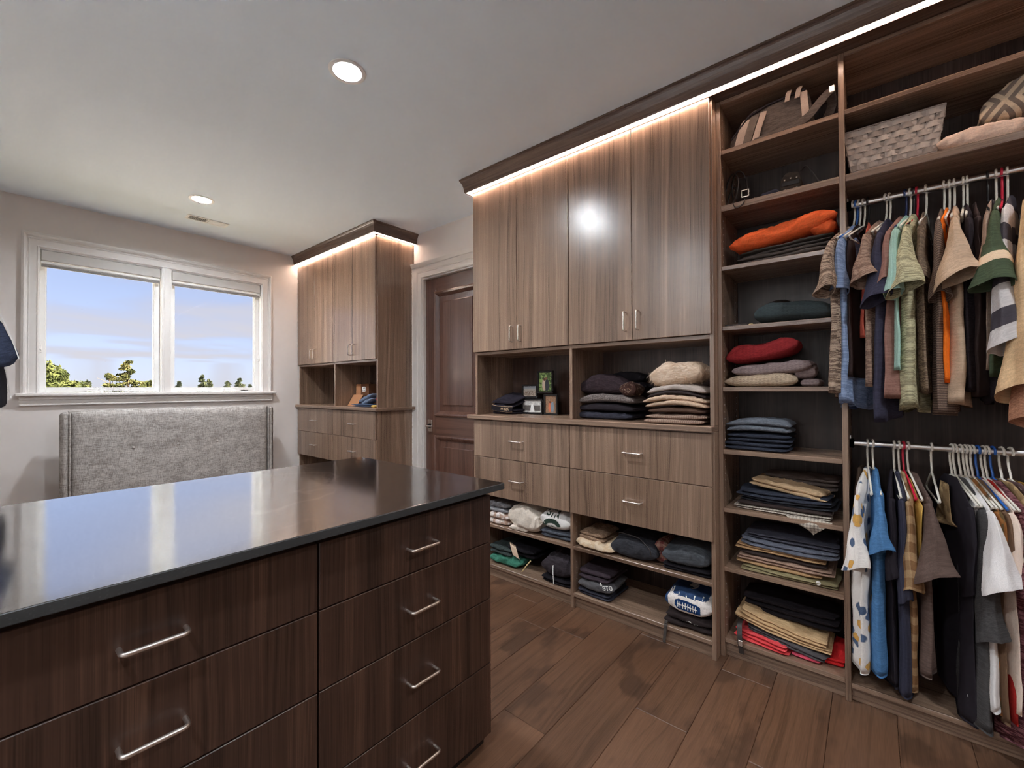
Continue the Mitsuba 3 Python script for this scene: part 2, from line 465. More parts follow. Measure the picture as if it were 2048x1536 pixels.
part(wn, 'jamb', join(*[box(a - 0.004, a + 0.006, YW - 0.004, YW + WT, OZ0, OZ1, 0) for a in (OX[0][0], OX[0][1] - 0.002, OX[1][0], OX[1][1] - 0.002)],
                      box(OX[0][1], OX[1][0], YW + 0.012, YW + WT, OZ0, OZ1, 0), *[box(a, b, YW, YW + WT, OZ1 - 0.008, OZ1 + 0.004, 0) for a, b in OX], *[box(a, b, YW + 0.031, YW + WT, OZ0 - 0.004, OZ0 + 0.006, 0) for a, b in OX]), 'mat_vinyl')
for i, (a, b) in enumerate(OX):
    yf, yb = YW + 0.055, YW + 0.105
    sl, sr, sb, st = 0.030, 0.036, 0.036, 0.05
    a_, b_ = a + 0.008, b - 0.008
    s = part(wn, 'sash', join(box(a_, a_ + sl, yf, yb, OZ0 + 0.008, OZ1 - 0.01), box(b_ - sr, b_, yf, yb, OZ0 + 0.008, OZ1 - 0.01),
                              box(a_ + sl, b_ - sr, yf, yb, OZ0 + 0.008, OZ0 + 0.008 + sb), box(a_ + sl, b_ - sr, yf, yb, OZ1 - 0.01 - st, OZ1 - 0.01),
                              box(a_ + sl, a_ + sl + 0.006, yf + 0.014, yb - 0.012, OZ0 + 0.04, OZ1 - 0.05, 0), box(b_ - sr - 0.006, b_ - sr, yf + 0.014, yb - 0.012, OZ0 + 0.04, OZ1 - 0.05, 0)), 'mat_vinyl')
    pane = trimesh.Trimesh([[a_ + sl, yf + 0.03, OZ0 + 0.03], [b_ - sr, yf + 0.03, OZ0 + 0.03], [b_ - sr, yf + 0.03, OZ1 - 0.04], [a_ + sl, yf + 0.03, OZ1 - 0.04]], [[0, 1, 2], [0, 2, 3]], process=False)
    part(s, 'pane', pane, 'mat_glass')
    xc = a + (0.46 if i == 0 else 0.47) * (b - a) - (0.02 if i == 0 else -0.12)
    part(wn, 'crank_handle', join(box(xc - 0.055, xc + 0.055, yf - 0.026, yf, OZ0 + 0.008, OZ0 + 0.026, 0.004), tube([(xc + 0.03, yf - 0.02, OZ0 + 0.03), (xc - 0.03, yf - 0.024, OZ0 + 0.033), (xc - 0.05, yf - 0.024, OZ0 + 0.030)], 0.005, 8)), 'mat_vinyl')
    part(wn, 'hinge_arm', box(xc + 0.10, xc + 0.16, yf - 0.008, yf, OZ0 + 0.012, OZ0 + 0.018), 'mat_frame')
    xl = a + 0.012 if i == 0 else b - 0.012
    part(wn, 'lock_lever', join(box(xl - 0.008, xl + 0.008, yf - 0.012, yf, 1.52, 1.58, 0.003), box(xl - 0.006, xl + 0.006, yf - 0.03, yf - 0.01, 1.535, 1.55, 0.004)), 'mat_vinyl')
for i, (a, b) in enumerate(OX):
    rb = thing('roller_blind', ('white roller blind drawn up in the window pane next to the clothes rail', 'white roller blind drawn up in the window pane nearer the closet cabinets')[i], 'blind', 'roller blinds in the window')
    part(rb, 'fascia', box(a + 0.012, b - 0.012, YW + 0.004, YW + 0.046, OZ1 - 0.086, OZ1 - 0.01, 0.003), 'mat_blind')
    part(rb, 'roll', lathe([(0.0001, a + 0.014), (0.014, a + 0.014), (0.014, b - 0.014), (0.0001, b - 0.014)], 20, 'x', (0, YW + 0.028, OZ1 - 0.102)), 'mat_vinyl', smooth=40)
    part(rb, 'bottom_bar', box(a + 0.012, b - 0.014, YW + 0.012, YW + 0.03, OZ1 - 0.134, OZ1 - 0.118, 0.002), 'mat_blind_bar')

# door in the right-hand wall: casing, leaf with two raised panels, lever handle
dr1 = structure('door_1', 'dark brown panelled wooden door in white moulded casing', 'door')
part(dr1, 'casing', casing([(DY0, 0, -1, 0), (DY0, DZ, -1, 1), (DY1, DZ, 1, 1), (DY1, 0, 1, 0)], casing_profile(0.135), lambda u, v, o: (XR - o, u, v)), 'mat_trim', smooth=25, label='white moulded door casing')
part(dr1, 'cap_moulding', prism([(XR - 0.001, DZ + 0.100), (XR - 0.034, DZ + 0.100), (XR - 0.048, DZ + 0.128), (XR - 0.048, DZ + 0.136), (XR - 0.001, DZ + 0.136)], 'y', DY0 - 0.15, DY1 + 0.1355), 'mat_trim', label='white cap moulding over the door')
part(dr1, 'jamb', join(box(XR + 0.002, XR + WT, DY1 - 0.012, DY1 - 0.001, 0.001, DZ, 0), box(XR + 0.002, XR + WT, DY0 + 0.001, DY0 + 0.012, 0.001, DZ, 0), box(XR + 0.002, XR + WT, DY0 + 0.012, DY1 - 0.012, DZ - 0.012, DZ - 0.001, 0)), 'mat_trim')
dx0, dx1 = XR + 0.03, XR + 0.072
ya, yb_ = DY0 + 0.015, DY1 - 0.015
ST = 0.135                                   # stiles
zr = (0.012, 0.24, 0.815, 1.005, 2.085, DZ - 0.016)   # bottom rail, lock rail, top rail
for a, b in ((ya, ya + ST), (yb_ - ST, yb_)): wood(dr1, 'stile', (dx0, dx1, a, b, zr[0], zr[5]), 'z', 'mat_mahogany')
for a, b in ((zr[0], zr[1]), (zr[2], zr[3]), (zr[4], zr[5])): wood(dr1, 'rail', (dx0, dx1, ya + ST, yb_ - ST, a, b), 'y', 'mat_mahogany')


def raised_panel(y0, y1, z0, z1, steps):
    """A panel whose face steps through (inset, x) frames."""
    v = np.array([[(x, y0 + i, z0 + i), (x, y1 - i, z0 + i), (x, y1 - i, z1 - i), (x, y0 + i, z1 - i)] for i, x in steps])
    return rings(v, cap=True)


for a, b in ((zr[1], zr[2]), (zr[3], zr[4])):
    # bolection moulding that stands proud of the frame, then the flat panel and its raised field
    v = np.array([[(x, ya + ST + i, a + i), (x, yb_ - ST - i, a + i), (x, yb_ - ST - i, b - i), (x, ya + ST + i, b - i)] for i, x in ((-0.010, dx0), (-0.010, dx0 - 0.012), (0.000, dx0 - 0.016), (0.012, dx0 - 0.012), (0.034, dx0 + 0.012), (0.036, dx0 + 0.02))])
    m = rings(v, cap=False)
    m, uv = unwrap(m, 'z')
    pn = part(dr1, 'panel_moulding', m, 'mat_mahogany', uv=uv)
    m, uv = unwrap(raised_panel(ya + ST + 0.03, yb_ - ST - 0.03, a + 0.03, b - 0.03, ((0.0, dx0 + 0.022), (0.0, dx0 + 0.016), (0.055, dx0 + 0.012), (0.056, dx0 + 0.004), (0.062, dx0 + 0.001))), 'z')
    part(dr1, 'panel', m, 'mat_mahogany', uv=uv)
hz, hy = 0.905, DY1 - 0.072
hd = part(dr1, 'handle', join(box(dx0 - 0.006, dx0, hy - 0.028, hy + 0.028, hz - 0.052, hz + 0.052, 0.002), lathe([(0.001, 0), (0.019, 0), (0.017, -0.012), (0.011, -0.016), (0.010, -0.045), (0.0001, -0.046)], 20, 'x', (dx0 - 0.006, hy, hz)),
                              tube(rounded((dx0 - 0.045, hy, hz), [(dx0 - 0.055, hy, hz), (dx0 - 0.058, hy - 0.10, hz + 0.004)], 0.012), 0.008, 10)), 'mat_nickel', smooth=40, label='polished metal lever handle')
single(structure('wall_hall', 'dark hall wall behind the closed door', 'wall'), box(XR + WT + 0.02, XR + WT + 0.05, DY0 - 0.3, DY1 + 0.3, 0, ZC, 0), 'mat_dark_gap')

# ceiling: recessed lamps and an air vent
for i, (x, y) in enumerate(LAMPS):
    lab = ('round recessed ceiling lamp, the large one over the island', 'round recessed ceiling lamp next to the air vent', 'round recessed ceiling lamp behind the camera', 'added ceiling lamp out of view, lighting the cabinets from the end of the island', 'added ceiling lamp out of view, lighting the cabinets from the clothes rail side')[i]
    L = thing('recessed_lamp', lab, 'lamp', 'recessed ceiling lamps')
    part(L, 'trim_ring', lathe([(0.0605, 0.028), (0.0600, -0.003), (0.070, -0.006), (0.078, -0.003), (0.079, 0.0), (0.0795, -0.0002), (0.0615, -0.0002), (0.0615, 0.028)], 48, 'z', (x, y, ZC - 0.0005)), 'mat_vinyl', smooth=40, label='white trim ring')
    m = lathe([(0.0600, 0.0225), (0.045, 0.0205), (0.0001, 0.0195)], 48, 'z', (x, y, ZC))
    trimesh.repair.fix_normals(m)
    if m.face_normals[-1, 2] > 0: m.invert()
    part(L, 'lens', m, 'mat_vinyl', emitter={'type': 'area', 'radiance': const(LAMP)}, label='glowing lens')
vt = thing('air_vent', 'white rectangular air vent in the ceiling by the window', 'vent')
vx, vy = 1.135, 4.262
part(vt, 'frame', join(box(vx - 0.145, vx + 0.145, vy - 0.055, vy - 0.040, ZC - 0.006, ZC, 0.002), box(vx - 0.145, vx + 0.145, vy + 0.040, vy + 0.055, ZC - 0.006, ZC, 0.002),
                       box(vx - 0.145, vx - 0.125, vy - 0.040, vy + 0.040, ZC - 0.006, ZC, 0.002), box(vx + 0.125, vx + 0.145, vy - 0.040, vy + 0.040, ZC - 0.006, ZC, 0.002), box(vx - 0.006, vx + 0.006, vy - 0.040, vy + 0.040, ZC - 0.006, ZC, 0.001)), 'mat_vinyl')
part(vt, 'backing', box(vx - 0.126, vx + 0.126, vy - 0.041, vy + 0.041, ZC - 0.0012, ZC - 0.0004, 0), 'mat_frame', label='dark sheet standing in for the shade behind the slats')  # thin dark sheet paints in the shade above the slats
for s in (-1, 1):
    for k in range(10):
        xx = vx + s * (0.014 + k * 0.0115)
        m = box(-0.0007, 0.0007, vy - 0.040, vy + 0.040, -0.005, 0.005, 0)
        m.apply_transform(trimesh.transformations.rotation_matrix(-s * 0.85, [0, 1, 0]))
        m.apply_translation([xx, 0, ZC - 0.0052])
        part(vt, 'slat', m, 'mat_vinyl')

# ---------------------------------------------------------------- outside: pale bounce ground and trees beyond the window
diffuse('mat_bounce_ground', const((0.70, 0.72, 0.76)))  # paled so the unseen ground throws daylight up to the ceiling
single(structure('ground', 'unseen ground far below the window, made pale to bounce daylight onto the ceiling', 'ground'), box(-300, 300, 12, 900, -4.2, -4.0, 0), 'mat_bounce_ground')
for _n, _a, _b in (('green', (50, 58, 36), (78, 86, 54)), ('olive', (58, 64, 42), (86, 87, 58)), ('fir', (40, 47, 40), (62, 68, 53))):
    def _fn(p, n, uv, a=rgb(*_a), b=rgb(*_b)):
        return mix(a, b, smoothstep(0.25, 0.75, noise(p.x * 2.2, p.y * 2.2, p.z * 2.2)))
    scene['mat_leaf_' + _n] = {'type': 'twosided', 'bsdf': {'type': 'diffuse', 'reflectance': mikit.proc(_fn)}}
diffuse('mat_bark', const(rgb(98, 88, 76)))


def leaves(centers, radii, n, size, seed, flat=1.0):
    """n small bent leaf sprays spread through the balls at centers."""
    g = np.random.default_rng(seed)
    k = g.integers(0, len(centers), n)
    d = g.normal(size=(n, 3))
    d /= np.linalg.norm(d, axis=1, keepdims=True)
    c = np.asarray(centers)[k] + d * (np.asarray(radii)[k] * g.uniform(0.35, 1.0, n) ** 0.6)[:, None] * [1, 1, flat]
    a = g.normal(size=(n, 3)); a /= np.linalg.norm(a, axis=1, keepdims=True)
    b = np.cross(a, g.normal(size=(n, 3))); b /= np.linalg.norm(b, axis=1, keepdims=True)
    s = size * g.uniform(0.6, 1.4, n)[:, None]
    w = np.cross(a, b) * s * 0.25
    v = np.stack([c - a * s, c - b * s * 0.5 + w, c + a * s, c + b * s * 0.5 + w], 1).reshape(-1, 3)
    i = np.arange(n) * 4
    return trimesh.Trimesh(v, np.vstack([np.stack([i, i + 1, i + 2], 1), np.stack([i, i + 2, i + 3], 1)]), process=False)


def broad_tree(top, height, crown, label, mat, seed, n=2600, bare=0.0, size=0.16, group=None):
    g = np.random.default_rng(seed)
    top = np.asarray(top)
    base = np.array([top[0], top[1], -4.0])
    t = thing('tree', label, 'tree', group)
    H = top[2] + 4.0
    part(t, 'trunk', tube([base, base + [0.05, 0, H * 0.5], base + [-0.05, 0.1, H * 0.86]], [0.16, 0.11, 0.04], 8), 'mat_bark', smooth=60)
    cs, rs, br = [], [], []
    for k in range(crown[2]):
        a, h = g.uniform(0, 6.28), g.uniform(0, 1)
        rad = crown[0] * (1 - 0.62 * h) * g.uniform(0.25, 1.0)
        c = np.array([top[0] + rad * math.cos(a), top[1] + rad * math.sin(a), top[2] - crown[1] * (1 - h) - 0.1])
        cs.append(c); rs.append(crown[3] * g.uniform(0.6, 1.2))
        s = base + [0, 0, max(1.0, (c[2] + 4.0) * g.uniform(0.72, 0.9))]
        br.append(tube([s, (s + c) / 2 + [0, 0, 0.1], c], [0.035, 0.02, 0.008], 5))
    for k in range(int(bare)):
        a = g.uniform(0, 6.28)
        s = base + [0, 0, H * g.uniform(0.6, 0.85)]
        e = s + np.array([math.cos(a), math.sin(a), g.uniform(0.4, 0.9)]) * crown[0] * g.uniform(0.7, 1.1)
        br.append(tube([s, (s + e) / 2 + [0, 0, 0.15], e], [0.03, 0.018, 0.006], 5))
    part(t, 'branches', join(*br), 'mat_bark', smooth=60)
    part(t, 'foliage', leaves(cs, rs, n, size, seed + 1), mat, kind='stuff')


def fir_tree(top, width, depth, label, mat, seed, n=1500, size=0.2, group=None):
    g = np.random.default_rng(seed)
    top = np.asarray(top)
    t = thing('fir_tree', label, 'tree', group)
    part(t, 'trunk', tube([[top[0], top[1], -4.0], [top[0], top[1], top[2] - 0.05]], [0.18, 0.015], 7), 'mat_bark', smooth=60)
    cs, rs, br = [], [], []
    for k in range(34):
        h = (k + g.uniform()) / 34
        a = g.uniform(0, 6.28)
        L = width * (0.08 + 0.92 * h) * g.uniform(0.55, 1.1)
        s = np.array([top[0], top[1], top[2] - depth * h])
        e = s + [L * math.cos(a), L * math.sin(a), -0.18 * L]
        br.append(tube([s, e], [0.02, 0.005], 4))
        for q in (0.35, 0.7, 1.0):
            cs.append(s + (e - s) * q); rs.append(0.10 * depth * (0.4 + h) * (1.1 - 0.5 * q))
    part(t, 'branches', join(*br), 'mat_bark')
    part(t, 'foliage', leaves(cs, rs, n, size, seed + 1, 0.45), mat, kind='stuff')


OUT = 'trees beyond the window'
broad_tree((1.9, 38, 2.62), 6, (1.5, 2.6, 26, 0.55), 'dense rounded green tree at the side of the view from the window', 'mat_leaf_green', 101, 7000, 0, 0.11)
broad_tree((3.1, 39, 1.75), 5, (1.2, 1.6, 18, 0.45), 'lower green bush spreading from the dense rounded tree', 'mat_leaf_green', 103, 3500, 4, 0.11)
fir_tree((6.75, 45, 3.55), 2.3, 3.6, 'airy tree with olive layered branches, tallest outside the window', 'mat_leaf_olive', 105, 3200, 0.13)
broad_tree((5.75, 45, 2.45), 6, (0.9, 1.6, 9, 0.24), 'small olive tree with bare twigs beside the tallest tree', 'mat_leaf_olive', 107, 1500, 7, 0.13)
broad_tree((8.4, 47, 1.95), 6, (1.1, 1.2, 10, 0.26), 'low olive bush behind the window mullion', 'mat_leaf_olive', 109, 1800, 2, 0.13)
for (x, y, z), w, d, lb in (((5.47, 55, 2.05), 0.9, 2.0, 'small dark fir between the two broad trees'), ((13.4, 60, 2.2), 1.3, 2.4, 'first fir seen in the pane beside the mullion'), ((14.2, 55, 2.75), 1.2, 3.0, 'tallest fir in the pane nearer the closet'), ((14.95, 55.5, 2.3), 1.1, 2.4, 'fir leaning against the tallest fir'),
                            ((18.1, 60, 2.25), 1.3, 2.4, 'broad fir before the last pointed one'), ((19.4, 60, 2.65), 1.3, 2.8, 'pointed fir near the window jamb by the closet'), ((20.9, 61, 1.85), 1.0, 1.8, 'low fir tip at the window jamb by the closet'), ((11.6, 60, 1.95), 1.0, 1.8, 'low fir beside the mullion'), ((15.9, 62, 1.85), 1.2, 1.6, 'low fir right of the tallest fir')):
    fir_tree((x, y, z), w, d, lb, 'mat_leaf_fir', int(x * 10), 1500, 0.14)

# ---------------------------------------------------------------- closet cabinets along the right-hand wall
XF, XD, XBK = 2.094, 2.075, 2.476            # carcass front, door faces, back
PT = 0.019


def pull(parent, a, b, out, r=0.0042):
    """A bent bar pull from a to b, standing out of the face by the vector out."""
    a, b, out = np.asarray(a, float), np.asarray(b, float), np.asarray(out, float)
    m = tube(rounded(a, [a + out, b + out, b], 0.010, 5), r, 12)
    return part(parent, 'handle', m, 'mat_nickel', smooth=60, label='polished metal bar handle')


def base_unit(label, y0, y1, hi, lo, dz=0.0, group=None):
    t = thing('base_cabinet', label, 'cabinet', group)
    ztop = 1.0325 + dz
    if hi: wood(t, 'side_panel', (XF, XBK, y1 - PT, y1, 0, ztop))
    if lo: wood(t, 'side_panel', (XF, XBK, y0, y0 + PT, 0, ztop))
    ya, yb = y0 + (PT if lo else 0) + 0.0004, y1 - (PT if hi else 0) - 0.0004
    wood(t, 'back_panel', (XBK - 0.008, XBK, ya, yb, 0.0, ztop), 'z', 'mat_walnut_deep_shade')
    wood(t, 'shelf', (XF + 0.003, XBK - 0.009, ya, yb, 0.326, 0.345), 'y')
    wood(t, 'bottom_shelf', (XF + 0.001, XBK - 0.009, ya, yb, 0.064, 0.083), 'y')
    wood(t, 'toe_board', (2.115, 2.131, ya, yb, 0.0, 0.0635), 'y')
    wood(t, 'divider_shelf', (XF + 0.02, XBK - 0.009, ya, yb, 0.545 + dz, 0.560 + dz), 'y')
    wood(t, 'top_rail', (XF + 0.001, XF + 0.08, ya, yb, ztop - 0.018, ztop), 'y')
    dy0, dy1 = y0 + (0.0075 if lo else -0.0075) + 0.001, y1 - 0.001 if hi else y1 - 0.011
    for z0, z1 in ((0.787 + dz, 1.026 + dz), (0.538 + dz, 0.784 + dz)):
        d = wood(t, 'drawer', (XD, XF - 0.001, dy0, dy1, z0, z1), 'z', ch=0.0014)
        yc, zc = (dy0 + dy1) / 2, (z0 + z1) / 2
        pull(d, (XD, yc + 0.048, zc), (XD, yc - 0.048, zc), (-0.030, 0, 0))
    return t


def hutch(label, y0, y1, hi, lo, dz=0.0, group=None):
    t = thing('upper_cabinet', label, 'cabinet', group)
    za, zt = 1.0605 + dz, 2.567
    if hi: wood(t, 'side_panel', (XF, XBK, y1 - PT, y1, za, zt))
    if lo: wood(t, 'side_panel', (XF, XBK, y0, y0 + PT, za, zt))
    ya, yb = y0 + (PT if lo else 0) + 0.0004, y1 - (PT if hi else 0) - 0.0004
    wood(t, 'back_panel', (XBK - 0.008, XBK, ya, yb, za, zt), 'z', 'mat_walnut_shaded')  # niche shade put into the back panel colour
    zn = 1.478 + dz
    wood(t, 'shelf', (XF + 0.0005, XBK - 0.009, ya, yb, zn - PT, zn), 'y')
    wood(t, 'top_panel', (XF + 0.0005, XBK - 0.009, ya, yb, zt - PT, zt), 'y')
    dy0, dy1 = y0 + (0.0075 if lo else -0.0075) + 0.001, y1 - 0.001 if hi else y1 - 0.011
    ym = (dy0 + dy1) / 2
    for a, b, s in ((ym + 0.0012, dy1, 1), (dy0, ym - 0.0012, -1)):
        d = wood(t, 'door', (XD, XF - 0.001, a, b, zn + 0.002, 2.5595), 'z', ch=0.0014)
        yc = ym + s * 0.034
        pull(d, (XD, yc, zn + 0.050), (XD, yc, zn + 0.146), (-0.030, 0, 0))
    return t


def slab(label, y0, y1, dz=0.0, x0=2.050):
    t = thing('counter_shelf', label, 'shelf')
    m, uv = unwrap(box(x0, XBK, y0, y1, 1.033 + dz, 1.060 + dz, 0.003), 'y')
    single(t, m, 'mat_walnut', uv=uv)


CROWN = [(-0.10, 2.5685), (0.032, 2.5685), (0.033, 2.560), (0.037, 2.5585), (0.041, 2.563), (0.043, 2.580), (0.046, 2.598), (0.051, 2.615), (0.057, 2.628), (0.062, 2.634), (0.062, 2.638), (0.066, 2.641), (0.066, 2.6495), (-0.10, 2.6495)]


def crown(label, y0, y1, returned):
    """Crown moulding along the wall units from y0 up to y1, with a mitred return to the wall round the end at y1 (returned 1) or y0 (returned -1)."""
    t = thing('crown_moulding', label, 'moulding')
    if returned > 0:
        corners = [(lambda o: (XD - o, y0)), (lambda o: (XD - o, y1 + o)), (lambda o: (XBK + 0.002, y1 + o))]
    else:
        corners = [(lambda o: (XD - o, y1)), (lambda o: (XD - o, y0 - o)), (lambda o: (XBK + 0.002, y0 - o))]
    segs = []
    for (c0, c1), g in (((corners[0], corners[1]), 'y'), ((corners[1], corners[2]), 'x')):
        v = np.array([[(*c(o if o > -0.05 or g == 'y' else -0.019), z) for o, z in CROWN] for c in (c0, c1)])
        m = rings(v, cap=True)
        trimesh.repair.fix_normals(m)
        m, uv = unwrap(m, g)
        segs.append(part(t, 'length' if g == 'y' else 'return', m, 'mat_crown', uv=uv))
    led = thing('led_strip', 'glowing light strip under the ' + label.split(' ', 2)[2], 'light strip')
    s = 1 if returned > 0 else -1
    ye = y1 if returned > 0 else y0
    yo = y0 if returned > 0 else y1
    a = box(XD - 0.032, XD - 0.003, yo, ye + s * 0.032, 2.5625, 2.5682, 0)
    b = box(XD - 0.003, XBK, ye + s * 0.005, ye + s * 0.032, 2.5625, 2.5682, 0)
    part(led, 'channel', join(a, b), 'mat_vinyl')
    part(led, 'lip', join(box(XD - 0.0030, XD - 0.0006, yo, ye + s * 0.0045, 2.5562, 2.5620, 0), box(XD + 0.0, XBK, ye + s * 0.0012, ye + s * 0.0045, 2.5562, 2.5620, 0)), 'mat_crown')
    zz = 2.5618
    quads = [[(XD - 0.031, yo), (XD - 0.004, yo), (XD - 0.004, ye + s * 0.031), (XD - 0.031, ye + s * 0.031)], [(XD - 0.004, ye + s * 0.006), (XBK, ye + s * 0.006), (XBK, ye + s * 0.031), (XD - 0.004, ye + s * 0.031)]]
    ms = []
    for q in quads:
        m = trimesh.Trimesh([[*p_, zz] for p_ in q], [[0, 1, 2], [0, 2, 3]], process=False)
        if m.face_normals[0, 2] > 0: m.invert()
        ms.append(m)
    part(led, 'diffuser', join(*ms), 'mat_vinyl', emitter={'type': 'area', 'radiance': const(LED)}, label='glowing diffuser')


princ('mat_crown', mikit.proc(veneer(rgb(58, 44, 37), rgb(82, 63, 53), rgb(104, 83, 69), 0.7)), 0.3, 0.6)

Y0, YM0, YM1, Y1 = 0.552, 1.304, 1.323, 2.072
base_unit('walnut base cabinet next to the door, two drawers over two shelves of sweatshirts', YM1 + 0.0004, Y1, True, False, group='base cabinets under the counter shelves')
base_unit('walnut base cabinet beside the shelf tower, two drawers over shelves of dark hoodies', Y0, YM1, False, True, group='base cabinets under the counter shelves')
# the middle panel belongs to the cabinet beside the tower
wood('base_cabinet_001', 'side_panel', (XF, XBK, YM0, YM1, 0, 1.0325))
hutch('walnut upper cabinet next to the door, with picture frames in its niche', YM1 + 0.0004, Y1, True, False, group='upper cabinets over the counter shelves')
hutch('walnut upper cabinet beside the shelf tower, with fur sweaters in its niche', Y0, YM1, False, True, group='upper cabinets over the counter shelves')
wood('upper_cabinet_001', 'side_panel', (XF, XBK, YM0, YM1, 1.0605, 2.567))
slab('walnut counter shelf that carries the picture frames and the sweater piles', Y0, Y1 + 0.040)
DZF = 0.015
FY0, FYM0, FYM1, FY1 = 3.240, 3.955, 3.974, 4.716
base_unit('walnut base cabinet in the window corner, with two drawers', FYM1 + 0.0004, FY1, True, False, DZF, group='base cabinets under the counter shelves')
base_unit('walnut base cabinet between the door casing and the corner unit, with two drawers', FY0, FYM1, False, True, DZF, group='base cabinets under the counter shelves')
wood('base_cabinet_003', 'side_panel', (XF, XBK, FYM0, FYM1, 0, 1.0325 + DZF))
hutch('walnut upper cabinet in the window corner, its niche empty', FYM1 + 0.0004, FY1, True, False, DZF, group='upper cabinets over the counter shelves')
hutch('walnut upper cabinet above the folded jeans and cardboard boxes', FY0, FYM1, False, True, DZF, group='upper cabinets over the counter shelves')
wood('upper_cabinet_003', 'side_panel', (XF, XBK, FYM0, FYM1, 1.0605 + DZF, 2.567))
slab('walnut counter shelf by the window that carries the cardboard boxes', FY0 - 0.035, FY1, DZF)

# the shelf tower
TX, TB = 2.158, 2.476
TL, TR = (0.5335, 0.5515), (0.076, 0.095)
tw = thing('shelf_tower', 'tall open walnut shelf tower with folded clothes on nine shelves', 'shelf unit')
wood(tw, 'side_panel', (TX, TB, TL[0], TL[1], 0, 2.567))
wood(tw, 'side_panel', (TX, TB, TR[0], TR[1], 0, 2.567))
wood(tw, 'back_panel', (TB - 0.008, TB, TR[1] + 0.0004, TL[0] - 0.0004, 0, 2.567), 'z', 'mat_walnut_deep_shade')
S = dict(s1=2.335, s2=2.078, s3=1.795, s4=1.517, s5=1.237, s6=0.948, s7=0.681, s8=0.410, s9=0.085)
for k, z in S.items():
    wood(tw, 'shelf', (TX + 0.0015, TB - 0.009, TR[1] + 0.0004, TL[0] - 0.0004, z - (0.027 if k == 's2' else 0.019), z), 'y')
wood(tw, 'top_panel', (TX + 0.0005, TB - 0.009, TR[1] + 0.0004, TL[0] - 0.0004, 2.549, 2.567), 'y')
wood(tw, 'toe_board', (TX + 0.022, TX + 0.038, TR[1] + 0.0004, TL[0] - 0.0004, 0, 0.0655), 'y')


def pins(parent, x_list, y, z0, z1, sgn):
    ms = []
    for x in x_list:
        for z in np.arange(z0, z1, 0.032):
            if any(abs(z - zz + 0.01) < 0.022 for zz in S.values()): continue
            ms.append(lathe([(0.0001, sgn * 0.0007), (0.0022, sgn * 0.0006), (0.0026, 0.0)], 8, 'y', (x, y, z)))
    part(parent, 'pin_holes', join(*ms), 'mat_label', kind='stuff', label='rows of pale shelf-pin holes')


pins(tw, (TX + 0.037, TB - 0.06), TL[0], 0.13, 2.53, -1)
ms = []
for x in (XF + 0.037, XBK - 0.07):
    for z in list(np.arange(0.12, 0.32, 0.032)) + list(np.arange(0.38, 0.53, 0.032)):
        ms.append(lathe([(0.0001, -0.0007), (0.0022, -0.0006), (0.0026, 0.0)], 8, 'y', (x, YM0, z)))
part('base_cabinet_001', 'pin_holes', join(*ms), 'mat_label', kind='stuff', label='rows of pale shelf-pin holes')

# the hanging bay
HB = -0.80
hb = thing('hanging_bay', 'walnut hanging bay with two chrome rods full of shirts', 'wardrobe')
hy1 = TR[0] - 0.0004
wood(hb, 'side_panel', (TX, TB, HB - PT, HB, 0, 2.567))
wood(hb, 'back_panel', (TB - 0.008, TB, HB + 0.0004, hy1, 0, 2.567), 'z', 'mat_walnut_deep_shade')
for z, th in ((2.337, 0.019), (2.078, 0.028)): wood(hb, 'shelf', (TX + 0.0015, TB - 0.009, HB + 0.0004, hy1, z - th, z), 'y')
wood(hb, 'bottom_shelf', (TX + 0.0015, TB - 0.009, HB + 0.0004, hy1, 0.056, 0.075), 'y')
wood(hb, 'top_panel', (TX + 0.0005, TB - 0.009, HB + 0.0004, hy1, 2.549, 2.567), 'y')
wood(hb, 'toe_board', (TX + 0.022, TX + 0.038, HB + 0.0004, hy1, 0, 0.0555), 'y')
RODX, RODZ = 2.285, (1.990, 1.003)
for z in RODZ:
    r = part(hb, 'rod', tube([(RODX, HB + 0.001, z), (RODX, hy1 - 0.0005, z)], 0.0125, 28), 'mat_chrome', smooth=40, label='chrome clothes rod')
    part(r, 'socket', join(lathe([(0.0126, 0), (0.019, 0), (0.019, -0.014), (0.0127, -0.014)], 24, 'y', (RODX, hy1 - 0.0002, z)), box(RODX - 0.006, RODX + 0.006, hy1 - 0.006, hy1 - 0.0002, z + 0.015, z + 0.034, 0.002)), 'mat_chrome', smooth=40)
wood(hb, 'frame_front', (TX + 0.0, TX + 0.019, HB - 0.3, HB - PT - 0.001, 0, 2.567))

crown('walnut crown moulding above the clothes closet', -1.12, Y1, 1)
crown('walnut crown moulding above the cabinet in the window corner', FY0, FY1 + 0.003, -1)

# ---------------------------------------------------------------- the island
IY, IX1, IX0 = 1.020, 1.102, -0.116          # drawer faces, sides of the body
isl = thing('island_cabinet', 'walnut island cabinet, its shade put into the colour, with eight drawers under the stone top', 'cabinet')
IYB = 1.865
wood(isl, 'side_panel', (IX1 - PT, IX1, IY + 0.0205, IYB, 0.05, 0.8855), 'z', 'mat_walnut_shaded')
wood(isl, 'side_panel', (IX0, IX0 + PT, IY + 0.0205, IYB, 0.05, 0.8855), 'z', 'mat_walnut_shaded')
wood(isl, 'back_panel', (IX0 + PT + 0.0005, IX1 - PT - 0.0005, IYB - PT, IYB, 0.05, 0.8855), 'z', 'mat_walnut_shaded')
wood(isl, 'center_panel', (0.488, 0.507, IY + 0.0205, IYB - PT - 0.001, 0.05, 0.8855), 'z', 'mat_walnut_shaded')
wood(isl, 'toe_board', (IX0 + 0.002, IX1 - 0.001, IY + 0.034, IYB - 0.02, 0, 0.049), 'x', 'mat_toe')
wood(isl, 'top_rail', (IX0 + PT + 0.001, 0.4875, IY + 0.021, IY + 0.04, 0.866, 0.8855), 'x', 'mat_walnut_shaded')
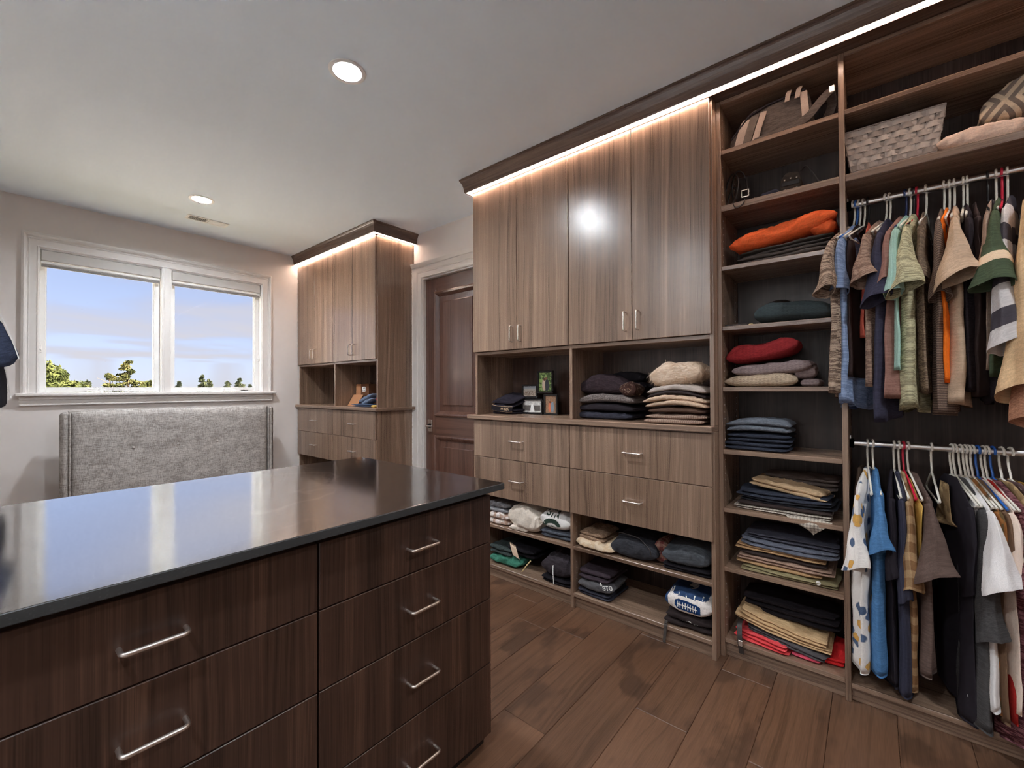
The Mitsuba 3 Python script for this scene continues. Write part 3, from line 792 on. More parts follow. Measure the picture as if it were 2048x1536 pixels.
wood(isl, 'top_rail', (0.5075, IX1 - PT - 0.001, IY + 0.021, IY + 0.04, 0.866, 0.8855), 'x', 'mat_walnut_shaded')
princ('mat_toe', const(rgb(38, 30, 27)), 0.6, 0.3)
for x0, x1 in ((IX0, 0.4955), (0.5005, IX1)):
    for z0, z1, zh in ((0.7075, 0.8675, 0.780), (0.5145, 0.7045, 0.606), (0.2945, 0.5115, 0.402), (0.052, 0.2915, 0.168)):
        d = wood(isl, 'drawer', (x0, x1, IY, IY + 0.0195, z0, z1), 'z', 'mat_walnut_shaded', ch=0.0014)
        xc = (x0 + x1) / 2
        pull(d, (xc - 0.048, IY, zh), (xc + 0.048, IY, zh), (0, -0.030, 0), 0.0046)
top = thing('island_countertop', 'polished dark grey stone top on the island', 'countertop')
part(top, 'slab', box(-0.155, 1.137, 0.985, 1.902, 0.886, 0.9072, 0.0016), 'mat_quartz_edge')
part(top, 'polished_face', box(-0.1538, 1.1358, 0.9862, 1.9008, 0.9071, 0.9080, 0.0006), 'mat_quartz')

# upholstered panel under the window
hbd = thing('upholstered_headboard', 'grey linen upholstered headboard with buttons, standing under the window', 'headboard')
hx0, hx1, hz0, hz1, hyf, hyb = 0.305, 1.735, 0.0, 1.082, 4.455, 4.575


def cushion(x0, x1, z0, z1, yf, yb, bulge, nx=60, nz=44, r=0.03):
    """A padded panel: flat back, front bulging with rounded edges."""
    s = np.linspace(-1, 1, nx)[:, None]; q = np.linspace(-1, 1, nz)[None]
    ex = 1 - np.abs(s) ** 12; ez = 1 - np.abs(q) ** 12
    h = np.sqrt(np.clip(ex * ez, 0, 1))
    dome = (1 - s ** 2) ** 0.5 * (1 - q ** 2) ** 0.5
    X = (x0 + x1) / 2 + s * (x1 - x0) / 2 + 0 * q
    Z = (z0 + z1) / 2 + q * (z1 - z0) / 2 + 0 * s
    Y = yf + r * (1 - h) - bulge * dome
    return X, Y, Z


X, Y_, Z = cushion(hx0 + 0.045, hx1 - 0.045, hz0 + 0.10, hz1, hyf, hyb, 0.016)
for bx in (0.70, 0.985, 1.265):
    for bz in (0.785, 0.45):
        Y_ = Y_ + 0.012 * np.exp(-(((X - bx) / 0.035) ** 2 + ((Z - bz) / 0.035) ** 2))
nx, nz = X.shape
front = np.stack([X, Y_, Z], -1)
v = np.concatenate([front.reshape(-1, 3), (front * [1, 0, 1] + [0, hyb - 0.02, 0]).reshape(-1, 3)])
ii, jj = np.meshgrid(np.arange(nx - 1), np.arange(nz - 1), indexing='ij')
q = np.stack([ii * nz + jj, (ii + 1) * nz + jj, (ii + 1) * nz + jj + 1, ii * nz + jj + 1], -1).reshape(-1, 4)
fr = np.vstack([q[:, [0, 1, 2]], q[:, [0, 2, 3]]])
rim = [i * nz for i in range(nx)] + [(nx - 1) * nz + j for j in range(1, nz)] + [i * nz + nz - 1 for i in range(nx - 2, -1, -1)] + [j for j in range(nz - 2, 0, -1)]
N = nx * nz
sd = []
for a, b in zip(rim, rim[1:] + rim[:1]): sd += [[a, a + N, b], [b, a + N, b + N]]
m = trimesh.Trimesh(v, np.vstack([fr, fr[:, ::-1] + N, sd]), process=False)
trimesh.repair.fix_normals(m)
part(hbd, 'padding', m, 'mat_linen', smooth=50)
for sx in (0, 1):
    x0, x1 = (hx0, hx0 + 0.046) if sx == 0 else (hx1 - 0.046, hx1)
    pts = rounded((0, 0, hz0 + 0.1), [(0, 0, hz1 - 0.004)], 0.01)
    m = trimesh.Trimesh(**trimesh.creation.box(bounds=[[x0, hyf + 0.006, hz0 + 0.1], [x1, hyb, hz1 - 0.012]]).__dict__) if False else box(x0, x1, hyf + 0.004, hyb, hz0 + 0.1, hz1 - 0.010, 0.014)
    part(hbd, 'side_border', m, 'mat_linen', smooth=60)
    xs = x1 if sx == 0 else x0
    part(hbd, 'welt', tube([(xs, hyf + 0.004, hz0 + 0.1), (xs, hyf + 0.002, hz1 - 0.03), (xs, hyf + 0.02, hz1 - 0.008), (xs, hyb - 0.02, hz1 - 0.004)], 0.005, 8), 'mat_linen', smooth=60)
for bx in (0.70, 0.985, 1.265):
    for bz in (0.785, 0.45):
        m = lathe([(0.0001, -0.008), (0.006, -0.007), (0.010, -0.004), (0.012, 0.0), (0.010, 0.003)], 20, 'y', (bx, hyf - 0.003, bz))
        part(hbd, 'button', m, 'mat_linen', smooth=60)
for x in (hx0 + 0.06, hx1 - 0.06):
    part(hbd, 'leg', box(x - 0.03, x + 0.03, hyf + 0.03, hyb - 0.01, 0.0, 0.11, 0.003), 'mat_frame')

# ---------------------------------------------------------------- soft goods


def ridge(p, seed):
    return 1 - np.abs(2 * meshkit.noise(p, seed) - 1)


def slab_cloth(w, d, t, seed, wob=0.006, wr=0.0, arch=0.0, tiltx=0.0, tilty=0.0, end=5.0, taper=0.0, ns=52, nt=40, sag=0.004, fq=1.0):
    """One folded layer: depth d along x (front at 0), width w along y, thickness t, rounded all round, rumpled by noise. wr: height of wrinkles."""
    s = np.sin(np.linspace(-np.pi / 2, np.pi / 2, ns))
    s = np.sign(s) * np.abs(s) ** 0.9
    r = t / 2
    th = np.linspace(0, 2 * np.pi, nt, endpoint=False)
    # stadium in x-z, points closer together at the round front and back
    cx = np.sign(np.cos(th)) * np.abs(np.cos(th)) ** 0.45
    cz = np.sign(np.sin(th)) * np.abs(np.sin(th)) ** 0.62
    V = np.zeros((ns, nt, 3))
    e = np.sqrt(np.clip(1 - np.abs(s) ** end, 0, 1))
    for i, si in enumerate(s):
        V[i, :, 0] = d / 2 + cx * (d / 2) * (0.90 + 0.10 * e[i])
        V[i, :, 1] = si * w / 2
        V[i, :, 2] = r + cz * r * max(e[i], 0.02)
    g = np.random.default_rng(seed)
    o = g.uniform(0, 50, 3)
    P = V.reshape(-1, 3)
    big = meshkit.fbm(P * [7, 6, 0] * fq + o, 3, seed) - 0.5
    thick = 1 + 0.55 * (meshkit.fbm(np.stack([P[:, 1] * 11 * fq + o[1], P[:, 0] * 6, P[:, 0] * 0], -1), 3, seed + 3) - 0.5)
    topw = np.clip((P[:, 2] - r * 0.6) / (r + 1e-9), 0, 1)
    edge = meshkit.fbm(np.stack([P[:, 1] * 9 * fq, P[:, 2] * 0 + o[0], P[:, 2] * 0 + o[1]], -1), 3, seed + 1) - 0.5
    side = meshkit.fbm(np.stack([P[:, 0] * 9 * fq, P[:, 0] * 0 + o[2], P[:, 0] * 0 + o[1]], -1), 3, seed + 2) - 0.5
    Q = P.copy()
    Q[:, 2] *= thick
    Q[:, 0] += edge * wob * 5 * np.clip(1 - 2 * P[:, 0] / d, -1, 1)
    Q[:, 1] += side * wob * 5 * np.clip(2 * P[:, 1] / w, -1, 1)
    if wr:
        a = g.uniform(-0.6, 0.6)
        ca, sa = math.cos(a), math.sin(a)
        R = np.stack([(P[:, 0] * ca - P[:, 1] * sa) * 15, (P[:, 0] * sa + P[:, 1] * ca) * 34, P[:, 2] * 20], -1) * fq
        k = ridge(R + o, seed + 5) ** 2 * 0.7 + ridge(R * 2.1 + o, seed + 6) ** 2 * 0.3
        n = np.stack([np.clip(2 * P[:, 0] / d - 1, -1, 1) ** 5, np.clip(2 * P[:, 1] / w, -1, 1) ** 5, np.clip((P[:, 2] - r) / r, -1, 1)], -1)
        n[:, 2] = np.where(n[:, 2] < 0, n[:, 2] * 0.15, n[:, 2])
        Q += n * (wr * (k - 0.45))[:, None]
    yn, xn = 2 * P[:, 1] / w, 2 * P[:, 0] / d - 1
    Q[:, 2] += arch * (1 - yn ** 2) + tilty * yn * w / 2 + tiltx * (xn + 1) * d / 2 + big * sag * topw
    Q[:, 2] = np.maximum(Q[:, 2], 0.0006) if arch == 0 and tilty == 0 and tiltx == 0 else Q[:, 2]
    m = rings(Q.reshape(ns, nt, 3), cap=True)
    per = np.concatenate([[0], np.cumsum(np.hypot(np.diff(cx) * d / 2, np.diff(cz) * r))])
    uu = np.repeat((s + 1) / 2 * w, nt)
    vv = np.tile(per, ns)
    return m, np.concatenate([np.stack([uu, vv], -1), [[0.0, 0.0], [w, 0.0]]])


def cloth_uv(uv, pid):
    uv = np.array(uv, float)
    uv[:, 0] = pid + np.clip(uv[:, 0], 0.0005, 0.9990)
    return uv


def turned(m, rot, at):
    if rot: m.apply_transform(trimesh.transformations.rotation_matrix(rot, [0, 0, 1]))
    m.apply_translation(at)
    return m


def folded(label, pid, x, yc, z, w, d=0.25, layers=3, t=0.011, seed=1, name='folded_garment', cat='clothes', group=None, rot=0.0, jit=0.006, wr=0.0, mat='mat_cloth', **k):
    """A folded garment: its layers joined, front edge at x, resting at z. Returns (key, top)."""
    key = numbered(name)
    labels[key] = {'label': label, 'category': cat}
    if group: labels[key]['group'] = group
    g = np.random.default_rng(seed * 13 + 5)
    ms, us, zz = [], [], 0.0
    for i in range(layers):
        wi = w * (1 - g.uniform(0, 0.05)); di = d * (1 - g.uniform(0, 0.05))
        m, uv = slab_cloth(wi, di, t, seed * 31 + i, wr=wr if i == layers - 1 else wr * 0.5, **k)
        m.apply_transform(trimesh.transformations.rotation_matrix(g.uniform(-0.035, 0.035), [0, 0, 1]))
        m.apply_translation([g.uniform(-jit, jit), g.uniform(-jit, jit), zz])
        zz += t * 0.90
        ms.append(m); us.append(uv)
    m = turned(join(*ms), rot, (x, yc, z))
    single(key, m, mat, smooth=True, uv=cloth_uv(np.vstack(us), pid))
    return key, z + zz + t * 0.1


def shirt_mesh(L=0.66, hw=0.19, th=0.016, seed=1, fold=0.010, hem=1.0, neck=0.055, back=0.16, skew=0.0, drop=0.075, taper=0.0):
    """The body of a hung shirt: a flat closed tube with drape folds. X runs along the hanger, front shoulder at +hw, back shoulder at -back. Origin at the neck."""
    g = np.random.default_rng(seed)
    ph, nk, np_ = g.uniform(0, 6.28, 4), 30, 44
    zs = np.concatenate([np.linspace(0, drop, 9), drop + (L - drop) * np.linspace(0, 1, 22)[1:] ** 0.9])
    th_ = np.linspace(0, 2 * np.pi, np_, endpoint=False)
    V = np.zeros((len(zs), np_, 3))
    U = np.zeros((len(zs), np_, 2))
    for i, z in enumerate(zs):
        q = min(1, z / drop)
        e = max(0, (z - drop) / (L - drop))
        a = neck + (hw - neck) * q ** 0.9 - taper * e * hw
        b = neck + (back - neck) * q ** 0.9
        tk = th * (0.40 + 0.60 * q) * (0.70 + 0.55 * e * hem)
        c, s = np.cos(th_), np.sin(th_)
        cx = np.sign(c) * np.abs(c) ** 0.7
        X = np.where(cx > 0, cx * a, cx * b)
        A = fold * e ** 0.7
        off = A * (np.sin(X * 38 + ph[0] + 1.2 * e) + 0.6 * np.sin(X * 71 + ph[1] - 2.0 * e)) + skew * X * e
        wave = 1 + 0.25 * np.sin(X * 52 + ph[2])
        V[i, :, 0] = X * (1 + 0.05 * e) + 0.010 * e * np.sin(ph[3] + 2 * e)
        V[i, :, 1] = s * tk * wave + off + 0.026 * q * (meshkit.fbm(np.stack([X * 9 + ph[1], np.full(np_, z * 4.5 + ph[2]), np.full(np_, ph[0])], -1), 3, seed) - 0.5)
        V[i, :, 2] = -z - 0.012 * e * e * np.sin(X * 14 + ph[1]) - 0.010 * e * np.cos(X * 9 + ph[0])
        U[i, :, 0] = np.clip(X + 0.3, 0, 1)
        U[i, :, 1] = z
    m = rings(V, cap=True)
    uv = np.concatenate([U.reshape(-1, 2), [[0.3, 0.0], [0.3, L]]])
    return m, uv


def sleeve_mesh(hw, drop, side, length=0.20, flare=0.036, out=0.35, arm=0.085, seed=1, seat=0.02, cuff=0.0, bend=0.0, ytwist=0.0, only=None):
    """A hung sleeve: a flattened open cone from the shoulder, doubled at the hem so that one sees cloth inside. side +1 front, -1 back. only (q0, q1): a band lying on it."""
    g = np.random.default_rng(seed)
    nk, np_ = 20, 40
    th_ = np.linspace(0, 2 * np.pi, np_, endpoint=False)
    ph = g.uniform(0, 6.28, 6)
    slant = g.uniform(0.15, 0.55)
    lop = g.uniform(-0.25, 0.45)

    def ring(q, inner=0.0):
        ax = side * (hw - seat + out * length * (q ** 0.8))
        az = -drop - 0.012 - length * q * 0.98 - 0.02 * q * (1 - q)
        maj = arm * (1 - 0.20 * q) * (0.5 + 0.5 * min(1, q / 0.2) ** 0.5)
        mnr = 0.010 + (flare - 0.010) * q ** 1.25
        if cuff: maj, mnr = maj * (1 - 0.35 * max(0, q - 0.85) / 0.15), mnr * (1 - 0.45 * max(0, (q - 0.85) / 0.15))
        c, s = np.cos(th_), np.sin(th_)
        w = 1 + 0.10 * q * np.sin(3 * th_ + ph[0]) + 0.06 * q * np.sin(5 * th_ + ph[1] + 4 * q) + 0.035 * np.sin(7 * th_ + ph[4] - 5 * q)
        hem = 1 + (0.012 if q > 0.90 else 0)
        X = ax + side * (np.sign(c) * np.abs(c) ** 0.85 * (maj * 0.5 - inner) * w * hem)
        Y = np.sign(s) * np.abs(s) ** 1.25 * (mnr - inner) * w * hem * (1 + 0.3 * lop * np.sign(s)) + ytwist * q * length + bend * np.sin(q * 3.1) + 0.004 * np.sin(9 * q + ph[3]) * q
        Z = az + 0.42 * c * maj * 0.5 * (1 if out > 0 else 0.4) + 0.005 * q * np.sin(2 * th_ + ph[2]) + slant * Y * q
        X = X + 0.0035 * np.sin(34 * Z + 30 * Y + ph[5])
        return np.stack([X, Y, Z], -1), np.stack([np.clip(0.3 + c * 0.05 + s * mnr, 0, 1), np.full(np_, drop + length * q)], -1)
    rows, U = [], []
    if only:
        seq = [(q, -0.0012) for q in np.linspace(only[0], only[1], 5)] + [(q, 0.0008) for q in np.linspace(only[1], only[0], 5)]
    else:
        seq = [(q, 0.0) for q in np.concatenate([np.linspace(0, 0.88, nk), [0.899, 0.901, 0.95, 1.0]])] + [(q, 0.0024) for q in np.linspace(1.0, 0.55, 10)]
    for q, i in seq:
        a, b = ring(q, i); rows.append(a); U.append(b)
    m = rings(np.array(rows), cap=not only)
    if only: m.invert()
    uv = np.concatenate([np.array(U).reshape(-1, 2)] + ([] if only else [[[0.3, drop], [0.3, drop]]]))
    return m, uv


def place_hung(m, phi, x, y, z, tilt=0.0):
    if tilt: m.apply_transform(trimesh.transformations.rotation_matrix(tilt, [1, 0, 0]))
    m.apply_transform(trimesh.transformations.rotation_matrix(phi, [0, 0, 1]))
    m.apply_translation([x, y, z])
    return m


def hang_frame(y, rod, phi):
    """Front arm runs towards the room (-x); phi turns it about the vertical."""
    return math.pi - phi, RODX, y, RODZ[rod] - 0.098


def hanger(y, rod, phi, color, label, hw=0.185, back=0.16, drop=0.075, lean=0.0, group=None):
    key = numbered('clothes_hanger')
    labels[key] = {'label': label, 'category': 'hanger', 'group': group or ('hangers on the upper rod' if rod == 0 else 'hangers on the lower rod')}
    r = 0.0168
    arc = [(r * math.cos(a), 0, 0.098 + r * math.sin(a)) for a in np.radians(np.linspace(-35, 180, 16))]
    pts = [p for p in arc] + [(-r, 0, 0.098 - 0.03), (-r * 0.8, 0, 0.045), (-0.002, 0, 0.018), (0, 0, 0.006)]
    rr = 0.0036 if color != 'wire' else 0.0016
    hook = tube(pts, rr, 9)
    arms = tube([(hw - 0.006, 0, -drop + 0.004), (0.04, 0, -0.010), (0.0, 0, 0.004), (-0.04, 0, -0.010), (-back + 0.006, 0, -drop + 0.004)], rr, 9)
    bar = tube([(hw - 0.008, 0, -drop + 0.004), (hw - 0.03, 0, -drop - 0.006), (-back + 0.03, 0, -drop - 0.006), (-back + 0.008, 0, -drop + 0.004)], rr * 0.9, 8)
    a, x, yy, z = hang_frame(y, rod, phi)
    m = place_hung(join(hook, arms, bar), a, x, yy, z)
    single(key, m, 'mat_plastic_' + color, smooth=60)
    return key


def hung(label, pid, y, rod, phi, L=0.66, hw=0.188, th=0.015, seed=1, name='hanging_shirt', cat='shirt', sleeve=0.20, flare=0.036, out=0.3, fold=0.009, back=0.165, pid_sleeve=None, arm=0.085, skew=0.0, cuff=0.0, drop=0.075, lift=0.0, dx=0.0, taper=0.0, group=None, ytwist=0.0, bands=()):
    key = numbered(name)
    labels[key] = {'label': label, 'category': cat}
    if group: labels[key]['group'] = group
    a, x, yy, z = hang_frame(y, rod, phi)
    z += lift; x += dx
    m, uv = shirt_mesh(L, hw, th, seed, fold, back=back, skew=skew, drop=drop, taper=taper)
    part(key, 'body', place_hung(m, a, x, yy, z), 'mat_cloth', smooth=True, uv=cloth_uv(uv, pid))
    if sleeve:
        for side, h in ((1, hw), (-1, back)):
            m, uv = sleeve_mesh(h, drop, side, sleeve if side > 0 else sleeve * 0.9, flare if side > 0 else 0.02, out if side > 0 else 0.0, arm, seed + 7 + side, cuff=cuff, seat=0.02 if side > 0 else 0.045, ytwist=ytwist if side > 0 else 0)
            part(key, 'sleeve', place_hung(m, a, x, yy, z), 'mat_cloth', smooth=True, uv=cloth_uv(uv, pid_sleeve if pid_sleeve is not None and side > 0 else pid))
    for q0, q1, bp_ in bands:
        m, uv = sleeve_mesh(hw, drop, 1, sleeve, flare, out, arm, seed + 8, cuff=cuff, seat=0.02, ytwist=ytwist, only=(q0, q1))
        part(key, 'sleeve_stripe', place_hung(m, a, x, yy, z), 'mat_cloth', smooth=True, uv=cloth_uv(uv, bp_), label='pale sleeve stripe')
    return key


# ------------------------------------------------ upper rod
H = math.radians
UP = [  # place on the rod, colour of the hanger, turn, label of the hanger
    (0.0552, 'white', 15), (0.0455, 'blue', 15), (0.0358, 'white', 14), (0.0214, 'white', 14), (0.0072, 'black', 10), (-0.0468, 'white', 14), (-0.0588, 'white', 13), (-0.1059, 'navy', 12), (-0.1189, 'white', 12), (-0.1289, 'black', 8), (-0.1388, 'red', 12),
    (-0.1639, 'white', 10), (-0.2128, 'white', 10), (-0.2273, 'white', 9), (-0.2404, 'white', 9), (-0.2637, 'white', 8), (-0.2738, 'white', 8), (-0.3247, 'black', 8), (-0.345, 'white', 8), (-0.359, 'red', 10), (-0.372, 'white', 10)]
hl = ['white plastic hanger at the end of the upper rod, nearest the shelf tower', 'blue plastic hanger on the upper rod carrying the light blue shirt', 'white plastic hanger on the upper rod just past the blue one', 'white plastic hanger on the upper rod, third white one from the shelf tower', 'black hanger on the upper rod beside the first white group',
      'white plastic hanger on the upper rod carrying the taupe heathered shirt', 'white plastic hanger on the upper rod carrying the navy short-sleeved shirt', 'navy hanger on the upper rod', 'white plastic hanger on the upper rod between a navy and a black hanger', 'black hanger on the upper rod touching the coral red one', 'coral red plastic hanger in the middle of the upper rod',
      'white plastic hanger on the upper rod carrying the brown mottled shirt', 'white plastic hanger on the upper rod carrying the brown striped shirt', 'white plastic hanger on the upper rod above the bright orange shirt', 'white plastic hanger on the upper rod carrying the large sand coloured shirt', 'white plastic hanger on the upper rod carrying the black shirt', 'white plastic hanger on the upper rod above the dark brown shirt', 'thin black hanger standing alone on the upper rod', 'white plastic hanger on the upper rod carrying the taupe long-sleeved shirt', 'crimson plastic hanger on the upper rod above the green jersey', 'white plastic hanger on the upper rod above the tan sweatshirt']
for (yy, c, ph), lb in zip(UP, hl):
    hanger(yy, 0, H(ph), c, lb)
Y = lambda i: UP[i][0]  # noqa: E731
brown_h = pal((92, 74, 62), (176, 154, 136), 1); blue_l = pal((104, 130, 176), (134, 158, 200), 1, 0.6); choc = pal((48, 36, 34)); coral = pal((196, 96, 78))
taupe_h = pal((112, 88, 76), (158, 132, 116), 1); navy = pal((48, 46, 66), (56, 54, 76), 1); mauve = pal((132, 96, 86), (142, 106, 96), 1, .5); mint = pal((140, 186, 168), (156, 200, 184), 5, 1.0)
sage = pal((138, 132, 104), (190, 184, 150), 1); camo = pal((90, 74, 62), (140, 120, 100), 1, 1.3); bstripe = pal((84, 68, 60), (122, 103, 91), 2, 9.0); orange = pal((226, 112, 34)); sand = pal((176, 150, 126), (186, 160, 136), 1, .6)
black = pal((34, 28, 32), (42, 36, 40), 1); dkbrown = pal((56, 44, 42)); taupe = pal((146, 124, 110), (156, 134, 120), 1, .5); green = pal((60, 74, 50), (70, 86, 58), 1); cream = pal((214, 190, 160)); greyst = pal((190, 184, 182), (64, 58, 66), 2, 0.55); tan = pal((196, 164, 126), (206, 174, 136), 1, .7); fuzzy = pal((176, 100, 92), (206, 130, 118), 8)
terra = pal((160, 112, 88), (190, 140, 112), 8); pinkish = pal((176, 138, 124))
hung('brown heathered short-sleeved shirt, first on the upper rod by the shelf tower', brown_h, Y(0), 0, H(20), 0.70, seed=2, sleeve=0.21, flare=0.034, out=0.42, fold=0.008, th=0.024)
hung('light blue short-sleeved shirt on the upper rod', blue_l, Y(1) - 0.004, 0, H(16), 0.73, seed=3, sleeve=0.205, flare=0.030, out=0.16, hw=0.180, th=0.022)
hung('dark chocolate brown shirt on the upper rod behind the light blue one', choc, Y(2) - 0.004, 0, H(12), 0.62, seed=4, sleeve=0.18, flare=0.02, out=0.0, hw=0.158)
hung('coral trimmed narrow top on the upper rod between dark brown and taupe shirts', coral, Y(4) - 0.006, 0, H(6), 0.45, seed=5, sleeve=0, hw=0.15, th=0.009, cat='shirt')
hung('taupe heathered short-sleeved shirt on the upper rod, left of the navy one', taupe_h, Y(5) + 0.006, 0, H(17), 0.665, seed=6, sleeve=0.185, flare=0.040, out=0.34, skew=0.05, th=0.022)
hung('navy short-sleeved shirt hanging lowest on the upper rod', navy, Y(6) - 0.002, 0, H(12), 0.77, seed=7, sleeve=0.26, flare=0.044, out=0.26, hw=0.18, th=0.02)
hung('dusty mauve brown shirt on the upper rod next to the mint green one', mauve, Y(7) + 0.004, 0, H(16), 0.70, seed=8, sleeve=0.20, flare=0.026, out=0.30, hw=0.185, fold=0.012, th=0.024)
hung('mint green short-sleeved shirt on the upper rod', mint, Y(8) + 0.000, 0, H(16), 0.60, seed=9, sleeve=0.245, flare=0.028, out=0.30, hw=0.190, ytwist=0.05, th=0.012)
hung('sage grey heathered short-sleeved shirt with a wide sleeve on the upper rod', sage, Y(10) + 0.006, 0, H(11), 0.735, seed=10, sleeve=0.235, flare=0.052, out=0.36, hw=0.188, th=0.026)
hung('brown mottled shirt on the upper rod behind the sage one', camo, Y(11) + 0.004, 0, H(8), 0.69, seed=11, sleeve=0.20, flare=0.022, out=0.1, hw=0.168, th=0.014)
hung('brown finely striped polo shirt on the upper rod', bstripe, Y(12) + 0.004, 0, H(9), 0.755, seed=12, sleeve=0.27, flare=0.030, out=0.14, hw=0.182, th=0.022)
hung('bright orange shirt on the upper rod, mostly hidden by the sand one', orange, Y(13) + 0.004, 0, H(10), 0.625, seed=13, sleeve=0.0, hw=0.184, th=0.012)
hung('sand coloured shirt with a large open sleeve on the upper rod', sand, Y(14) - 0.002, 0, H(7), 0.72, seed=14, sleeve=0.225, flare=0.060, out=0.42, hw=0.190, th=0.022)
hung('black shirt on the upper rod right behind the sand coloured one', black, Y(15) - 0.004, 0, H(4), 0.655, seed=15, sleeve=0.20, flare=0.022, out=0.0, hw=0.180, th=0.02)
hung('dark brown shirt on the upper rod between the black and taupe ones', dkbrown, Y(16) - 0.016, 0, H(4), 0.70, seed=16, sleeve=0.22, flare=0.024, out=0.0, hw=0.168)
k = hung('black shirt with a green lettered patch on the upper rod', black, Y(17) - 0.004, 0, H(4), 0.70, seed=17, sleeve=0.2, flare=0.02, out=0.0, hw=0.17)
hung('taupe shirt with a long narrow sleeve on the upper rod', taupe, Y(18) + 0.008, 0, H(12), 0.60, seed=18, sleeve=0.24, flare=0.026, out=0.34, hw=0.186, th=0.014)
hung('dark green jersey with cream sleeve stripes on the upper rod', green, Y(19) + 0.006, 0, H(12), 0.62, seed=19, sleeve=0.26, flare=0.052, out=0.42, hw=0.196, bands=((0.62, 0.74, cream),), th=0.02)
hung('grey and white sweater with thin black stripes on the upper rod', greyst, -0.385, 0, H(15), 0.64, seed=20, sleeve=0.46, flare=0.036, out=0.22, hw=0.20, arm=0.1)
hung('tan fleece sweatshirt at the front of the upper rod, cut by the picture edge', tan, -0.425, 0, H(13), 0.62, seed=21, sleeve=0.60, flare=0.062, out=0.13, hw=0.225, arm=0.16, name='hanging_sweatshirt', cat='sweatshirt')
hung('rose fuzzy sweater behind the tan sweatshirt', fuzzy, -0.470, 0, H(8), 0.60, seed=22, sleeve=0.44, flare=0.05, out=0.20, hw=0.225, arm=0.11, name='hanging_sweatshirt', cat='sweatshirt')
hung('terracotta fleece hanging lowest behind the tan sweatshirt', terra, -0.430, 0, H(10), 0.76, seed=23, sleeve=0.69, flare=0.050, out=0.09, hw=0.210, arm=0.13, name='hanging_sweatshirt', cat='sweatshirt')

# ------------------------------------------------ lower rod
LO = [(0.0188, 'white', -4), (0.0016, 'white', -7), (-0.0623, 'white', -4), (-0.0771, 'white', -6), (-0.0903, 'red', -8), (-0.1033, 'white', -9), (-0.1693, 'white', -2), (-0.2229, 'white', -14), (-0.2321, 'white', -14), (-0.2463, 'white', -14), (-0.2579, 'white', -14), (-0.2668, 'white', -14), (-0.2769, 'white', -14), (-0.2894, 'blue', -14), (-0.303, 'white', -15), (-0.3128, 'white', -15), (-0.3262, 'blue', -15), (-0.3477, 'white', -15), (-0.3688, 'white', -15)]
ll = ['white hanger on the lower rod carrying the floral blouse', 'white hanger on the lower rod carrying the blue shirt', 'white hanger on the lower rod, first of the group with a red one', 'white hanger on the lower rod carrying the plaid shirt', 'red hanger on the lower rod', 'white hanger on the lower rod carrying the grey brown shirt', 'empty white hanger standing alone on the lower rod',
      'white hanger leading the large group on the lower rod', 'second hanger of the large group on the lower rod', 'third hanger of the large group on the lower rod', 'fourth hanger of the large group on the lower rod', 'fifth hanger of the large group on the lower rod', 'white hanger on the lower rod just before the first blue one', 'blue hanger on the lower rod, the one nearer the shelf tower', 'white hanger on the lower rod just past the first blue one', 'white hanger on the lower rod just before the second blue one', 'blue hanger on the lower rod, the one farther from the shelf tower', 'white hanger on the lower rod past the second blue one', 'last white hanger in view on the lower rod']
for (yy, c, ph), lb in zip(LO, ll):
    hanger(yy, 1, H(ph), c, lb)
Y = lambda i: LO[i][0]  # noqa: E731
olivebr = pal((70, 56, 46)); floral = pal((222, 216, 210), (70, 92, 128), 4, 1.5); bluet = pal((52, 110, 172), (62, 120, 182), 1, .6); nvblk = pal((36, 30, 38)); nvy = pal((44, 44, 62), (54, 54, 74), 5, .5); plaid = pal((116, 84, 56), (168, 140, 106), 3); yellow = pal((218, 178, 96)); gbrown = pal((84, 68, 62), (92, 76, 70), 1, .5)
char = pal((62, 60, 60), (74, 72, 72), 1); white = pal((224, 220, 218)); ocamo = pal((88, 72, 48), (140, 92, 52), 7); brn = pal((104, 80, 62)); offw = pal((226, 206, 190)); red = pal((168, 44, 40)); maroon = pal((72, 36, 40), (132, 88, 92), 1, .8); dk = pal((40, 30, 32)); tanp = pal((190, 160, 118), (150, 122, 88), 7); dmauve = pal((104, 82, 80)); gold = pal((150, 112, 54), (90, 70, 44), 7)
hung('olive brown garment at the tower end of the lower rod, behind the floral blouse', olivebr, Y(0) + 0.024, 1, H(4), 0.60, seed=31, sleeve=0.0, hw=0.15, dx=0.03, th=0.02)
hung('white blouse printed with blue and ochre flowers on the lower rod', floral, Y(0) + 0.004, 1, H(8), 0.765, seed=32, sleeve=0.27, flare=0.040, out=0.22, hw=0.186, fold=0.012, name='hanging_blouse', cat='blouse', th=0.026)
hung('blue short-sleeved shirt on the lower rod beside the floral blouse', bluet, Y(1) - 0.006, 1, H(-3), 0.745, seed=33, sleeve=0.19, flare=0.036, out=0.26, hw=0.188, fold=0.010, th=0.024)
hung('black shirt on the lower rod, first of the dark pair past the blue shirt', nvblk, Y(2) + 0.008, 1, H(2), 0.76, seed=34, sleeve=0.29, flare=0.022, out=0.12, hw=0.172, th=0.014)
hung('dark navy ribbed cardigan on the lower rod', nvy, Y(2) - 0.006, 1, H(-3), 0.80, seed=35, sleeve=0.36, flare=0.02, out=0.10, hw=0.182, th=0.02)
hung('brown and tan plaid shirt on the lower rod', plaid, Y(3) - 0.006, 1, H(-4), 0.78, seed=36, sleeve=0.31, flare=0.032, out=0.16, hw=0.186, th=0.018)
hung('short yellow top on the lower rod under the red hanger', yellow, Y(4) - 0.008, 1, H(-9), 0.36, seed=37, sleeve=0.0, hw=0.19, th=0.012, lift=-0.02)
